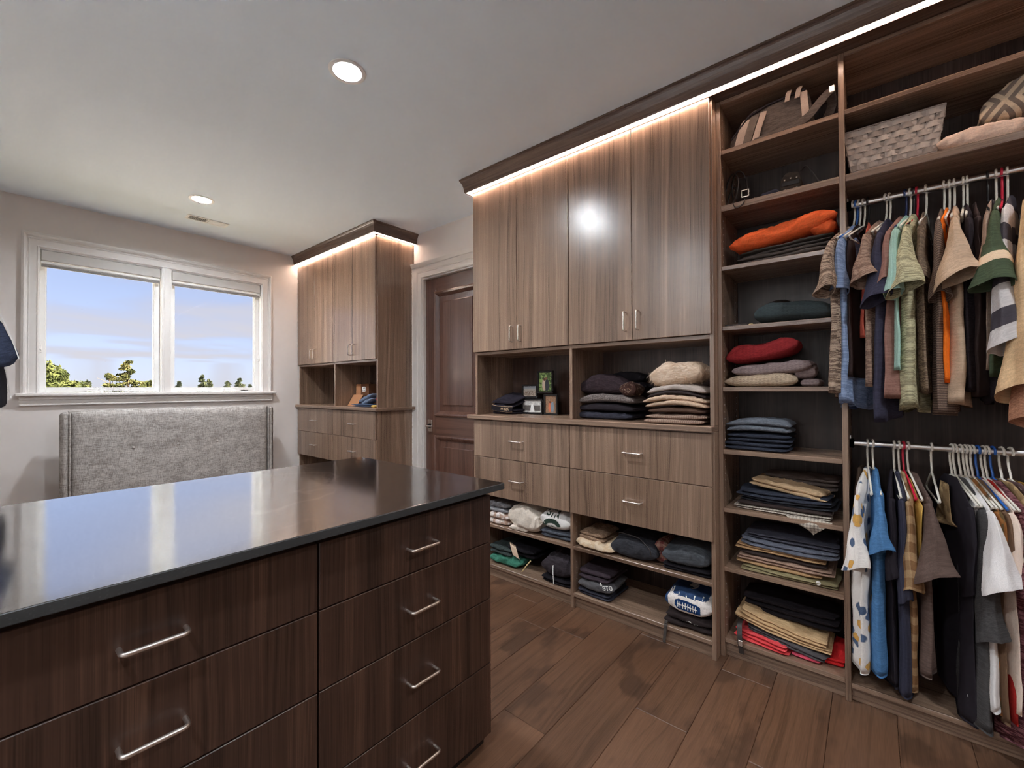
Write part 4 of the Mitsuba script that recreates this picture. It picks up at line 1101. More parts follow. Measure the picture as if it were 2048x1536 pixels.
hung('grey brown short-sleeved shirt with a wide sleeve on the lower rod', gbrown, Y(5) - 0.012, 1, H(-10), 0.70, seed=38, sleeve=0.24, flare=0.056, out=0.32, hw=0.19, th=0.02)
hung('tan strappy top at the front of the large group on the lower rod', tanp, Y(7) + 0.020, 1, H(-6), 0.16, seed=39, sleeve=0.0, hw=0.09, back=0.08, name='hanging_camisole', cat='top', drop=0.12, lift=-0.03)
hung('black shirt leading the large group on the lower rod, before the charcoal one', nvblk, Y(7) + 0.004, 1, H(-12), 0.80, seed=55, sleeve=0.30, flare=0.020, out=0.02, hw=0.165, th=0.012)
hung('charcoal grey short-sleeved shirt on the lower rod before the white one', char, Y(7) - 0.014, 1, H(-14), 0.80, seed=40, sleeve=0.42, flare=0.036, out=0.12, hw=0.180, fold=0.005, th=0.018)
hung('white short-sleeved shirt with a large open sleeve on the lower rod', white, Y(8) - 0.014, 1, H(-14), 0.72, seed=41, sleeve=0.235, flare=0.052, out=0.34, hw=0.192, th=0.022)
hung('olive and rust camouflage shirt on the lower rod', ocamo, Y(9) - 0.016, 1, H(-16), 0.745, seed=42, sleeve=0.22, flare=0.022, out=0.20, hw=0.182, th=0.010)
hung('brown shirt on the lower rod between the camouflage and cream ones', brn, Y(10) - 0.020, 1, H(-16), 0.75, seed=43, sleeve=0.22, flare=0.020, out=0.18, hw=0.182, th=0.010)
hung('cream short-sleeved shirt on the lower rod', offw, Y(12) - 0.014, 1, H(-16), 0.735, seed=44, sleeve=0.21, flare=0.026, out=0.22, hw=0.184, th=0.010)
hung('red shirt on the lower rod, seen as a thin strip beside the maroon one', red, Y(13) - 0.014, 1, H(-15), 0.76, seed=45, sleeve=0.0, hw=0.172, th=0.008, fold=0.005)
hung('long maroon heathered shirt on the lower rod', maroon, Y(14) - 0.020, 1, H(-15), 0.82, seed=46, sleeve=0.22, flare=0.044, out=0.32, hw=0.194, th=0.026, fold=0.012)
hung('nearly black shirt on the lower rod past the maroon one', dk, Y(16) - 0.000, 1, H(-15), 0.72, seed=47, sleeve=0.2, flare=0.02, out=0.1, hw=0.175)
hung('tan patterned shirt with a short narrow sleeve on the lower rod', tanp, Y(16) - 0.020, 1, H(-16), 0.70, seed=48, sleeve=0.17, flare=0.030, out=0.40, hw=0.19)
hung('dull mauve shirt on the lower rod', dmauve, Y(17) - 0.020, 1, H(-16), 0.72, seed=49, sleeve=0.2, flare=0.03, out=0.3, hw=0.188)
hung('gold and brown patterned shirt, last in view on the lower rod', gold, Y(18) - 0.016, 1, H(-15), 0.78, seed=50, sleeve=0.24, flare=0.03, out=0.25, hw=0.188)

# ---------------------------------------------------------------- what lies on the shelves
FX = TX + 0.035                              # usual front edge in the tower

# third shelf: orange sweater on two charcoal ones
gch = pal((66, 60, 56), (78, 72, 68), 1, .5); org = pal((226, 98, 52), (232, 106, 60), 1, .4)
_, z = folded('charcoal folded trousers at the bottom of the pile under the orange sweater', gch, FX - 0.005, 0.300, 1.796, 0.375, 0.24, 2, 0.021, 61, wob=0.006, wr=0.006, tilty=-0.03)
_, z = folded('charcoal folded garment directly under the orange sweater', gch, FX + 0.012, 0.290, z + 0.002, 0.36, 0.23, 2, 0.017, 62, wob=0.006, wr=0.005, tilty=-0.06)
folded('orange folded sweater, the brightest thing in the shelf tower', org, FX - 0.012, 0.310, z + 0.006, 0.395, 0.24, 1, 0.086, 63, wob=0.008, wr=0.020, tilty=-0.13, sag=0.014, end=4)
folded('orange sleeve of the orange sweater tucked at the divider end', org, FX - 0.006, 0.150, z + 0.004, 0.085, 0.16, 1, 0.075, 263, wob=0.006, wr=0.018, end=2.3)
# fourth shelf: teal sweater, black cap, flat black wallet
teal = pal((48, 60, 64), (60, 74, 76), 8)
_, z = folded('dark teal folded knit sweater alone on its shelf', teal, FX - 0.01, 0.262, 1.518, 0.305, 0.23, 1, 0.088, 64, wob=0.006, wr=0.004, end=4, arch=0.012)
cap_m = lathe([(0.078, 0.0), (0.080, 0.02), (0.074, 0.05), (0.055, 0.078), (0.028, 0.092), (0.0001, 0.096)], 32, 'z', (0, 0, 0))
visor = np.array([[(0.078 * math.cos(a) * s_ - (0.06 * (s_ - 1) / 0.9 if s_ > 1 else 0), 0.078 * math.sin(a) * s_, 0.006 - 0.02 * (s_ - 1)) for a in np.linspace(2.1, 4.2, 16)] for s_ in (0.95, 1.9)])
cp = thing('baseball_cap', 'black cap behind the dark teal sweater', 'cap')
part(cp, 'crown', turned(cap_m, 0, (2.385, 0.335, 1.553)), 'mat_leather', smooth=60)
vis = rings(np.concatenate([np.concatenate([visor[:1], visor[1:2]], 0), np.concatenate([visor[1:2], visor[:1]], 0) - [0, 0, 0.004]], 0), cap=False)
part(cp, 'visor', turned(vis, 1.2, (2.385, 0.335, 1.553)), 'mat_leather', smooth=60)
single(thing('box', 'small black box that the cap rests on behind the teal sweater', 'box'), box(2.33, 2.45, 0.27, 0.40, 1.5175, 1.552, 0.003), 'mat_leather')
wl = thing('wallet', 'flat black wallet at the shelf edge beside the teal sweater', 'wallet')
single(wl, box(FX - 0.015, FX + 0.08, 0.43, 0.525, 1.5175, 1.527, 0.003), 'mat_leather')
diffuse('mat_cream', const(rgb(214, 188, 140)))
single(thing('paper_card', 'small cream card lying beside the wallet', 'card'), box(FX - 0.012, FX + 0.03, 0.412, 0.428, 1.5175, 1.5225, 0.001), 'mat_cream')
# fifth shelf
beige = pal((150, 132, 112), (192, 172, 148), 8); mauvek = pal((120, 104, 104), (146, 130, 128), 8); redk = pal((122, 34, 38), (146, 46, 48), 8)
_, z = folded('beige cable knit sweater under the mauve one', beige, FX - 0.01, 0.395, 1.238, 0.285, 0.24, 1, 0.058, 66, wob=0.006, wr=0.009)
_, z = folded('mauve grey knit sweater in the middle of the pile topped by a red one', mauvek, FX, 0.350, z - 0.004, 0.315, 0.23, 1, 0.056, 67, wob=0.006, wr=0.007, tilty=-0.06, arch=-0.004)
folded('dark red sparkling knit sweater on top of its pile', redk, FX + 0.004, 0.390, z + 0.010, 0.285, 0.22, 1, 0.080, 68, wob=0.006, wr=0.008, tilty=-0.16, end=4)
m, uv = slab_cloth(0.07, 0.16, 0.075, 69, wob=0.004, wr=0.008)
key = thing('folded_garment', 'rolled grey knit sleeve at the end of the mauve sweater', 'clothes')
single(key, turned(m, 0, (FX + 0.03, 0.225, 1.272)), 'mat_cloth', smooth=True, uv=cloth_uv(uv, mauvek))
single(thing('folded_garment', 'grey knit garment under the rolled mauve sleeve', 'clothes'), turned(slab_cloth(0.08, 0.17, 0.033, 70)[0], 0, (FX + 0.025, 0.205, 1.238)), 'mat_cloth', smooth=True, uv=cloth_uv(slab_cloth(0.08, 0.17, 0.033, 70)[1], mauvek))
# sixth shelf: jeans
jl = pal((84, 92, 104), (112, 120, 132), 1, 1.4); jd = pal((38, 42, 56), (50, 56, 72), 1, 1.4)
_, z = folded('dark navy jeans at the bottom of the small jeans pile', jd, FX - 0.012, 0.408, 0.949, 0.262, 0.25, 2, 0.020, 71, wr=0.003)
_, z = folded('dark navy jeans in the middle of the small jeans pile', jd, FX - 0.004, 0.402, z, 0.258, 0.25, 2, 0.020, 72, wr=0.004)
k, z = folded('faded grey blue jeans on top of the small jeans pile', jl, FX - 0.006, 0.405, z, 0.262, 0.26, 2, 0.029, 73, wob=0.006, wr=0.007, arch=0.012)
# seventh shelf
chk = pal((188, 178, 164), (128, 118, 110), 3, 5.0); dbr = pal((52, 42, 40)); jb = pal((36, 38, 46), (48, 52, 62), 1, 1.4); khk = pal((170, 142, 110), (184, 156, 124), 1, .5); gry = pal((80, 70, 66), (90, 80, 76), 1, .5)
_, z = folded('cream checked shirt under the tall trouser pile, its corner hanging over the edge', chk, FX - 0.012, 0.315, 0.682, 0.37, 0.25, 2, 0.010, 74, wr=0.004)
corner = np.array([[[FX - 0.016 - 0.024 * math.sin(math.pi * min(1, q * 1.2)) * (1 - abs(s) * 0.4), 0.215 + s * 0.085 * (1 - q) - 0.02 * q, 0.688 - 0.062 * q - 0.004 * math.sin(5 * s)] for s in np.linspace(-1, 1, 14)] for q in np.linspace(0, 1, 10)])
cm = rings(np.concatenate([corner, corner[:, ::-1] + [0.0016, 0, 0]], 1), cap=True)
part('folded_garment_%03d' % (counts['folded_garment'] - 1), 'loose_corner', cm, 'mat_cloth', smooth=50, uv=cloth_uv(np.stack([cm.vertices[:, 1] + 0.3, cm.vertices[:, 2]], -1), chk))
_, z = folded('dark brown trousers above the checked shirt', dbr, FX - 0.002, 0.312, z, 0.36, 0.25, 1, 0.018, 75, wr=0.006)
_, z = folded('black jeans in the tall trouser pile', jb, FX + 0.006, 0.300, z, 0.355, 0.24, 2, 0.015, 76, wr=0.006, arch=-0.006)
_, z = folded('dark blue jeans under the khaki trousers', jd, FX + 0.000, 0.310, z - 0.004, 0.35, 0.24, 2, 0.016, 77, wr=0.007, arch=-0.006)
_, z2 = folded('crumpled khaki trousers on top of the dark blue jeans', khk, FX + 0.018, 0.300, z - 0.004, 0.29, 0.17, 2, 0.020, 78, wr=0.014, wob=0.01, tilty=0.12, rot=-0.12)
folded('grey brown trousers behind the crumpled khaki ones', gry, FX + 0.13, 0.250, z + 0.002, 0.28, 0.13, 3, 0.022, 79, wr=0.008)
# eighth shelf
ol = pal((128, 118, 88), (142, 132, 100), 1, .5); tn = pal((168, 134, 98)); pkb = pal((150, 122, 106), (160, 132, 116), 1, .5); bl = pal((84, 88, 104), (98, 102, 118), 1, .7); nv8 = pal((58, 58, 72), (66, 66, 80), 1, .6)
_, z = folded('olive shorts with a button at the very bottom of the shorts pile', ol, FX - 0.014, 0.290, 0.411, 0.36, 0.25, 2, 0.012, 80, wr=0.005)
bt = lathe([(0.0001, -0.004), (0.007, -0.004), (0.009, -0.002), (0.009, 0.002)], 20, 'x', (FX - 0.016, 0.180, 0.428))
part('folded_garment_%03d' % (counts['folded_garment'] - 1), 'button', bt, 'mat_label', smooth=40, label='white button')
_, z = folded('tan shorts above the olive ones', tn, FX - 0.006, 0.330, z, 0.33, 0.24, 1, 0.018, 81, wr=0.006)
_, z = folded('pinkish brown shorts in the shorts pile', pkb, FX - 0.010, 0.310, z, 0.355, 0.25, 2, 0.014, 82, wr=0.006)
_, z = folded('dark brown shorts in the middle of the shorts pile', dbr, FX + 0.004, 0.310, z, 0.34, 0.24, 1, 0.020, 83, wr=0.005)
_, z = folded('light brown shorts under the blue grey ones', tn, FX + 0.000, 0.320, z, 0.345, 0.24, 2, 0.013, 84, wr=0.006)
_, z = folded('blue grey shorts near the top of the shorts pile', bl, FX - 0.004, 0.290, z, 0.37, 0.25, 2, 0.017, 85, wr=0.010, arch=-0.008)
folded('slate coloured shorts on top of the shorts pile', nv8, FX + 0.02, 0.285, z - 0.004, 0.34, 0.22, 2, 0.014, 86, wr=0.008)
# ninth shelf
crl = pal((214, 70, 74), (222, 82, 86), 1, .4); rd = pal((206, 42, 44)); pk = pal((226, 92, 116)); gr9 = pal((74, 70, 72), (84, 80, 82), 1, .5); blk = pal((26, 22, 26), (32, 28, 32), 1, .5); kh2 = pal((186, 152, 112), (200, 168, 128), 1, .5)
_, zr_ = folded('bright red shirt at the divider end of the bottom pile', rd, FX + 0.02, 0.150, 0.086, 0.10, 0.22, 2, 0.018, 87, wr=0.006)
_, z = folded('coral red shirt folded under the black trousers on the bottom shelf', crl, FX - 0.012, 0.400, 0.086, 0.22, 0.24, 3, 0.015, 88, wr=0.008, rot=-0.16)
_, zp = folded('small pink garment peeping out under the khaki trousers', pk, FX - 0.004, 0.222, 0.086, 0.10, 0.2, 1, 0.022, 89, wr=0.006)
_, z = folded('grey trousers lying aslant over the coral shirt', gr9, FX - 0.006, 0.300, z - 0.012, 0.30, 0.22, 2, 0.014, 90, wr=0.008, tilty=0.12, rot=-0.08)
_, z = folded('black trousers with a belt in the bottom pile', blk, FX + 0.010, 0.320, z, 0.35, 0.23, 1, 0.018, 91, wr=0.006, tilty=0.12)
_, z = folded('khaki trousers, the lower pair in the bottom pile', kh2, FX - 0.004, 0.320, z - 0.002, 0.36, 0.23, 2, 0.012, 92, wr=0.007, tilty=0.14, arch=-0.01)
_, z = folded('khaki trousers, the upper pair in the bottom pile', kh2, FX + 0.004, 0.315, z, 0.33, 0.20, 2, 0.013, 93, wr=0.008, tilty=0.15, arch=-0.01)
folded('black trousers heaped on top of the khaki pairs', blk, FX + 0.07, 0.300, z - 0.01, 0.37, 0.19, 3, 0.026, 94, wr=0.008)
blt = thing('belt', 'brown leather belt hanging over the edge of the bottom shelf', 'belt')
bp = rounded((FX + 0.07, 0.47, 0.168), [(FX - 0.012, 0.478, 0.172), (FX - 0.045, 0.470, 0.10), (FX - 0.048, 0.462, 0.045)], 0.03, 8)
bm = np.array([[p + [0, s * 0.010, 0] + np.array([1, 0, 0.3]) * o for s, o in ((-1, 0), (1, 0), (1, 0.0025), (-1, 0.0025))] for p in bp])
part(blt, 'strap', rings(bm), 'mat_leather', smooth=40)
part(blt, 'buckle', box(FX - 0.0515, FX - 0.046, 0.457, 0.475, 0.078, 0.104, 0.002), 'mat_nickel', label='metal belt buckle')

# top shelf: messenger bag
grb = pal((70, 62, 58), (82, 74, 70), 1, .6); lgt = pal((150, 134, 124)); mid = pal((92, 83, 76))
mb = thing('messenger_bag', 'dark grey messenger bag with pale stripes lying on the top tower shelf', 'bag')


def pillow_poly(poly, x0, d, bulge, n=24, r=0.02):
    """A soft body whose front outline is poly in (y, z): sections shrink towards front and back."""
    import shapely
    pl = shapely.Polygon(poly).buffer(-0.02).buffer(0.02)
    c = np.array(pl.centroid.coords[0])
    rs = []
    for q in np.linspace(0, 1, n):
        a = math.sqrt(max(0.0, 1 - (2 * q - 1) ** 8))
        ring = np.array([np.array(pl.exterior.interpolate(f, True).coords[0]) for f in np.linspace(0, 1, 60, endpoint=False)])
        ring = c + (ring - c) * (0.86 + 0.14 * a)
        rs.append(np.column_stack([np.full(60, x0 + d * q), ring]))
    m = rings(np.array(rs), cap=True)
    return m


bag_poly = [(0.512, 2.3375), (0.505, 2.39), (0.43, 2.486), (0.40, 2.500), (0.225, 2.512), (0.195, 2.495), (0.178, 2.36), (0.185, 2.3375)]
bm_ = pillow_poly(bag_poly, 2.205, 0.17, 0.02)
nse = meshkit.fbm(bm_.vertices * [20, 16, 22], 3, 4) - 0.5
bm_.vertices[:, 0] += 0.02 * nse
bm_.vertices[:, 2] = np.maximum(bm_.vertices[:, 2], 2.3358)
part(mb, 'body', bm_, 'mat_cloth', smooth=60, uv=cloth_uv(np.stack([bm_.vertices[:, 1] + 0.2, bm_.vertices[:, 2] - 2.3], -1), grb))


def band(pts, w, th, wdir):
    """A flat strap through pts, w wide along wdir."""
    pts = np.asarray(pts, float)
    t = np.gradient(pts, axis=0); t /= np.linalg.norm(t, axis=1, keepdims=True)
    W_ = np.cross(t, [1.0, 0, 0]) if wdir is None else np.broadcast_to(np.asarray(wdir, float), pts.shape); W_ = W_ / np.linalg.norm(W_, axis=1, keepdims=True)
    n = np.cross(t, W_); n /= np.linalg.norm(n, axis=1, keepdims=True)
    v = np.stack([pts - W_ * w / 2, pts + W_ * w / 2, pts + W_ * w / 2 + n * th, pts - W_ * w / 2 + n * th], 1)
    m = rings(v)
    trimesh.repair.fix_normals(m)
    return m


def flat_uv(m, pid):
    return cloth_uv(np.stack([m.vertices[:, 1] - m.vertices[:, 1].min(), m.vertices[:, 2]], -1), pid)


for (y, w, p_, nm) in ((0.446, 0.034, lgt, 'pale stripe'), (0.412, 0.034, mid, 'grey stripe'), (0.378, 0.026, lgt, 'pale stripe')):
    m = band([(2.1955, y + 0.018, 2.352), (2.1945, y + 0.004, 2.40), (2.2005, y - 0.010, 2.448), (2.2125, y - 0.018, 2.486 if y < 0.44 else 2.464)], w, 0.004, (0, 1, 0))
    part(mb, 'stripe', m, 'mat_cloth', uv=flat_uv(m, p_), label=nm)
m = join(band([(2.1955, 0.495, 2.385), (2.199, 0.42, 2.470), (2.199, 0.35, 2.490), (2.199, 0.21, 2.500)], 0.010, 0.004, (0.3, 0, 1)))
part(mb, 'zip', m, 'mat_cloth', uv=flat_uv(m, blk), label='dark zip along the top edge')
for y in (0.262, 0.225):
    m = band([(2.190, y, 2.515), (2.180, y + 0.004, 2.500), (2.182, y + 0.010, 2.468)], 0.018, 0.004, (0, 1, 0))
    part(mb, 'zip_pull', m, 'mat_cloth', uv=flat_uv(m, lgt))
m = band([(2.1945, 0.205, 2.36), (2.192, 0.208, 2.42), (2.198, 0.214, 2.49)], 0.026, 0.006, (0, 1, 0))
part(mb, 'side_tape', m, 'mat_cloth', uv=flat_uv(m, lgt))
m = band(rounded((2.20, 0.44, 2.3405), [(2.186, 0.32, 2.342), (2.182, 0.20, 2.365), (2.19, 0.145, 2.43), (2.22, 0.122, 2.468), (2.26, 0.118, 2.42), (2.28, 0.16, 2.345)], 0.02, 4), 0.032, 0.004, None)
part(mb, 'shoulder_strap', m, 'mat_cloth', smooth=40, uv=flat_uv(m, grb))
part(mb, 'buckle', box(2.20, 2.215, 0.106, 0.128, 2.448, 2.478, 0.003), 'mat_nickel', label='metal strap buckle')

# second shelf: black leather strap loops, small dark camera pouch, navy pouch
lb_ = thing('leather_belt_coil', 'black leather belts looped at the side of the second tower shelf', 'belt')
for k_, (y, r_, zc, tl) in enumerate(((0.505, 0.075, 2.168, 0.25), (0.475, 0.085, 2.172, -0.2), (0.515, 0.055, 2.140, 0.6))):
    a = np.linspace(-0.4, 6.0, 40)
    pts = np.stack([2.235 + k_ * 0.02 + 0.6 * r_ * np.cos(a) * 0.5, y + 0.42 * r_ * np.cos(a + tl), zc + r_ * np.sin(a)], -1)
    m = band(pts, 0.020, 0.003, (0.75, 0.35, 0.55))
    part(lb_, 'loop', m, 'mat_leather', smooth=40)
part(lb_, 'buckle', join(tube([(2.20, 0.455, 2.11), (2.20, 0.425, 2.11), (2.20, 0.425, 2.14), (2.20, 0.455, 2.14), (2.20, 0.455, 2.11)], 0.003, 8)), 'mat_nickel', smooth=40, label='metal belt buckle')
m = band(rounded((2.24, 0.47, 2.085), [(2.19, 0.43, 2.083), (2.152, 0.43, 2.082), (2.148, 0.44, 2.055), (2.149, 0.47, 2.048), (2.152, 0.482, 2.080), (2.19, 0.488, 2.083)], 0.012, 5), 0.008, 0.003, (0.4, 0.2, 1))
part(lb_, 'loose_end', m, 'mat_leather', smooth=40)
m = band([(2.21, 0.44, 2.084), (2.22, 0.40, 2.10), (2.25, 0.36, 2.095), (2.27, 0.33, 2.09)], 0.02, 0.003, (1, 0, 0.2))
part(lb_, 'loose_end', m, 'mat_leather', smooth=40)
pch = thing('studded_pouch', 'small dark brown studded pouch in the middle of the second tower shelf', 'pouch')
mdk = pal((64, 54, 48), (76, 66, 58), 1, .6)
m = pillow_poly([(0.315, 2.080), (0.312, 2.17), (0.290, 2.200), (0.245, 2.196), (0.232, 2.16), (0.235, 2.080)], 2.27, 0.09, 0.01)
part(pch, 'body', m, 'mat_cloth', smooth=50, uv=flat_uv(m, mdk))
part(pch, 'stud', join(*[lathe([(0.0001, -0.004), (0.004, -0.002), (0.005, 0)], 10, 'x', (2.269, y, z)) for y, z in ((0.295, 2.165), (0.272, 2.168), (0.250, 2.166), (0.295, 2.12), (0.25, 2.12))]), 'mat_nickel', smooth=40, label='metal studs')
part(pch, 'flap', box(2.264, 2.271, 0.238, 0.308, 2.135, 2.155, 0.002), 'mat_leather')
m = tube(rounded((2.28, 0.235, 2.19), [(2.26, 0.215, 2.205), (2.24, 0.19, 2.16), (2.235, 0.165, 2.105), (2.235, 0.15, 2.084)], 0.015, 5), 0.003, 8)
part(pch, 'cord', m, 'mat_leather', smooth=40)
nvp = pal((36, 38, 54), (44, 46, 62), 1, .6)
folded('small dark navy cloth lying beside the studded pouch', nvp, 2.205, 0.345, 2.0785, 0.085, 0.12, 1, 0.045, 95, wr=0.008, end=3)

# ------------------------------------------------ hanging bay shelf: woven basket, blanket, pillow
bk = thing('woven_basket', 'grey woven basket on the shelf above the upper rod', 'basket')
for n_, c_ in (('a', (168, 156, 148)), ('b', (150, 139, 132)), ('c', (184, 172, 163))):
    diffuse('mat_weave_' + n_, const(rgb(*c_)))
bz0, bz1, byc = 2.0790, 2.258, -0.066
bw0, bw1, bd0, bd1, bxc = 0.240, 0.294, 0.17, 0.21, 2.300       # width along y and depth along x, at the foot and at the rim


def face_point(side, s, q):
    """A point on the basket's side: s across (-1..1), q up (0..1), and the outward direction."""
    hw_, hd = (bw0 + (bw1 - bw0) * q) / 2, (bd0 + (bd1 - bd0) * q) / 2
    z_ = bz0 + (bz1 - bz0) * q
    if side == 0: return np.array([bxc - hd, byc - s * hw_, z_]), np.array([-1, 0, 0.0])
    if side == 1: return np.array([bxc + hd, byc + s * hw_, z_]), np.array([1, 0, 0.0])
    if side == 2: return np.array([bxc + s * hd, byc - hw_, z_]), np.array([0, -1, 0.0])
    return np.array([bxc - s * hd, byc + hw_, z_]), np.array([0, 1, 0.0])


NV, NH = {0: 12, 1: 12, 2: 8, 3: 8}, 8
brn_ = random.Random(3)
for side in range(4):
    nv = NV[side]
    for i in range(nv):                       # upright tapes
        s0 = -1 + (2 * i + 1) / nv
        pts, off = [], []
        for q in np.linspace(0.0, 0.985, NH * 4 + 1):
            p_, o_ = face_point(side, s0, q)
            pts.append(p_ + o_ * 0.0022 * math.sin(math.pi * (q * NH / 0.985) + math.pi * i + 0.0))
        wd = face_point(side, 1, 0.5)[0] - face_point(side, -1, 0.5)[0]
        m = band(pts, np.linalg.norm(wd) / nv * 0.93, 0.0014, wd)
        part(bk, 'upright_tape', m, 'mat_weave_' + brn_.choice('abc'))
    for j in range(NH):                       # level tapes
        q = (j + 0.5) / NH * 0.985
        pts = []
        for s_ in np.linspace(-1, 1, nv * 4 + 1):
            p_, o_ = face_point(side, s_, q)
            pts.append(p_ - o_ * 0.0022 * math.cos(math.pi * ((s_ + 1) / 2 * nv - 0.5) - math.pi * 0.5 + math.pi * (j + 0.5 - 0.5)) * 1.0)
        m = band(pts, (bz1 - bz0) / NH * 0.92, 0.0014, (0, 0, 1))
        part(bk, 'level_tape', m, 'mat_weave_' + brn_.choice('abc'))
rim = [face_point(0, -1, 1)[0], face_point(0, 1, 1)[0], face_point(1, -1, 1)[0], face_point(1, 1, 1)[0], face_point(0, -1, 1)[0]]
part(bk, 'rim', tube(rim, 0.003, 8), 'mat_weave_b')
part(bk, 'corner_wire', join(*[tube([face_point(a, s_, 0)[0], face_point(a, s_, 1)[0]], 0.0025, 6) for a, s_ in ((0, -1), (0, 1), (1, -1), (1, 1))]), 'mat_weave_b')
part(bk, 'base', box(bxc - bd0 / 2, bxc + bd0 / 2, byc - bw0 / 2, byc + bw0 / 2, bz0 - 0.0008, bz0 + 0.002, 0), 'mat_weave_b')
blnk = pal((196, 172, 156), (206, 184, 168), 1, .5)
folded('cream blanket crumpled between the woven basket and the patterned pillow', blnk, 2.195, -0.315, 2.0785, 0.24, 0.2, 1, 0.085, 96, wr=0.016, end=2.4, wob=0.008)
ploz = pal((196, 176, 152), (120, 106, 96), 6)
m, uv = slab_cloth(0.42, 0.40, 0.13, 97, wob=0.004, end=2.6, ns=60)
m.apply_transform(trimesh.transformations.rotation_matrix(-0.50, [1, 0, 0]))
m.apply_translation([2.235, -0.52, 2.215])
m.vertices[:, 0] = 2.205 + (m.vertices[:, 0] - 2.235) * 0.55
m.vertices[:, 2] = np.maximum(m.vertices[:, 2], 2.0790)
m.vertices[:, 2] = np.minimum(m.vertices[:, 2], 2.312)
v_ = m.vertices
single(thing('patterned_pillow', 'pillow with a taupe lozenge pattern leaning on the shelf above the upper rod', 'pillow'), m, 'mat_cloth', smooth=True, uv=cloth_uv(np.stack([v_[:, 1] + 0.8, v_[:, 2] - 2.0], -1), ploz))

# ------------------------------------------------ niche with picture frames: shorts with a lettered band, collage frame
CZ = 1.0606
ink = pal((40, 34, 46), (48, 42, 54), 1, .5)
_, z = folded('dark violet folded shorts under the lettered sport shorts', ink, 2.235, 1.945, CZ, 0.20, 0.19, 2, 0.018, 110, wr=0.006)
_, z = folded('dark sport shorts with a lettered waistband in the niche beside the picture frames', ink, 2.225, 1.945, z, 0.215, 0.19, 2, 0.032, 111, wr=0.010, end=3, name='sport_shorts', cat='shorts', tiltx=0.30)
sk = 'sport_shorts'
bandm = band([(2.2195, 2.035, z - 0.050), (2.2130, 1.985, z - 0.057), (2.2110, 1.935, z - 0.060), (2.2150, 1.885, z - 0.062), (2.2230, 1.855, z - 0.060)], 0.034, 0.003, (0.25, 0, 1))
part(sk, 'waistband', bandm, 'mat_cloth', uv=flat_uv(bandm, blk), label='black elastic waistband')
diffuse('mat_letter_tan', const(rgb(196, 166, 138)))
for dz_ in (0.018, -0.017):
    part(sk, 'piping', tube([(2.2205, 2.035, z - 0.050 + dz_), (2.2120, 1.985, z - 0.057 + dz_), (2.2100, 1.935, z - 0.060 + dz_), (2.2140, 1.885, z - 0.062 + dz_), (2.2225, 1.855, z - 0.060 + dz_)], 0.0018, 6), 'mat_letter_tan', label='tan piping')


def lettering(parent, text, height, origin, yaxis=(0, -1, 0), up=(0, 0, 1), mat='mat_letter_tan', bold=True, label=None, depth=0.0012):
    m = meshkit.text_mesh(text, height, depth, bold)
    a, b = np.asarray(yaxis, float), np.asarray(up, float)
    a /= np.linalg.norm(a); b = b - a * (a @ b); b /= np.linalg.norm(b)
    c = np.cross(a, b)
    M = np.eye(4); M[:3, 0], M[:3, 1], M[:3, 2], M[:3, 3] = a, b, c, origin
    m.apply_transform(M)
    return part(parent, 'lettering', m, mat, label=label)


lettering(sk, 'PUMA', 0.017, (2.2075, 1.945, z - 0.068), yaxis=(0.05, -1, -0.02), label='tan letters on the waistband')

FRX = 2.335
cf = thing('collage_picture_frame', 'black collage frame of four small photographs standing in the niche', 'picture frame')
# four openings: (y0, y1, z0, z1), set one in front of the other as in the picture
prints = ((1.690, 1.868, CZ, 1.166, 0.0), (1.572, 1.682, CZ, 1.198, 0.004), (1.735, 1.868, 1.170, 1.262, 0.004), (1.600, 1.728, 1.202, 1.352, -0.006))


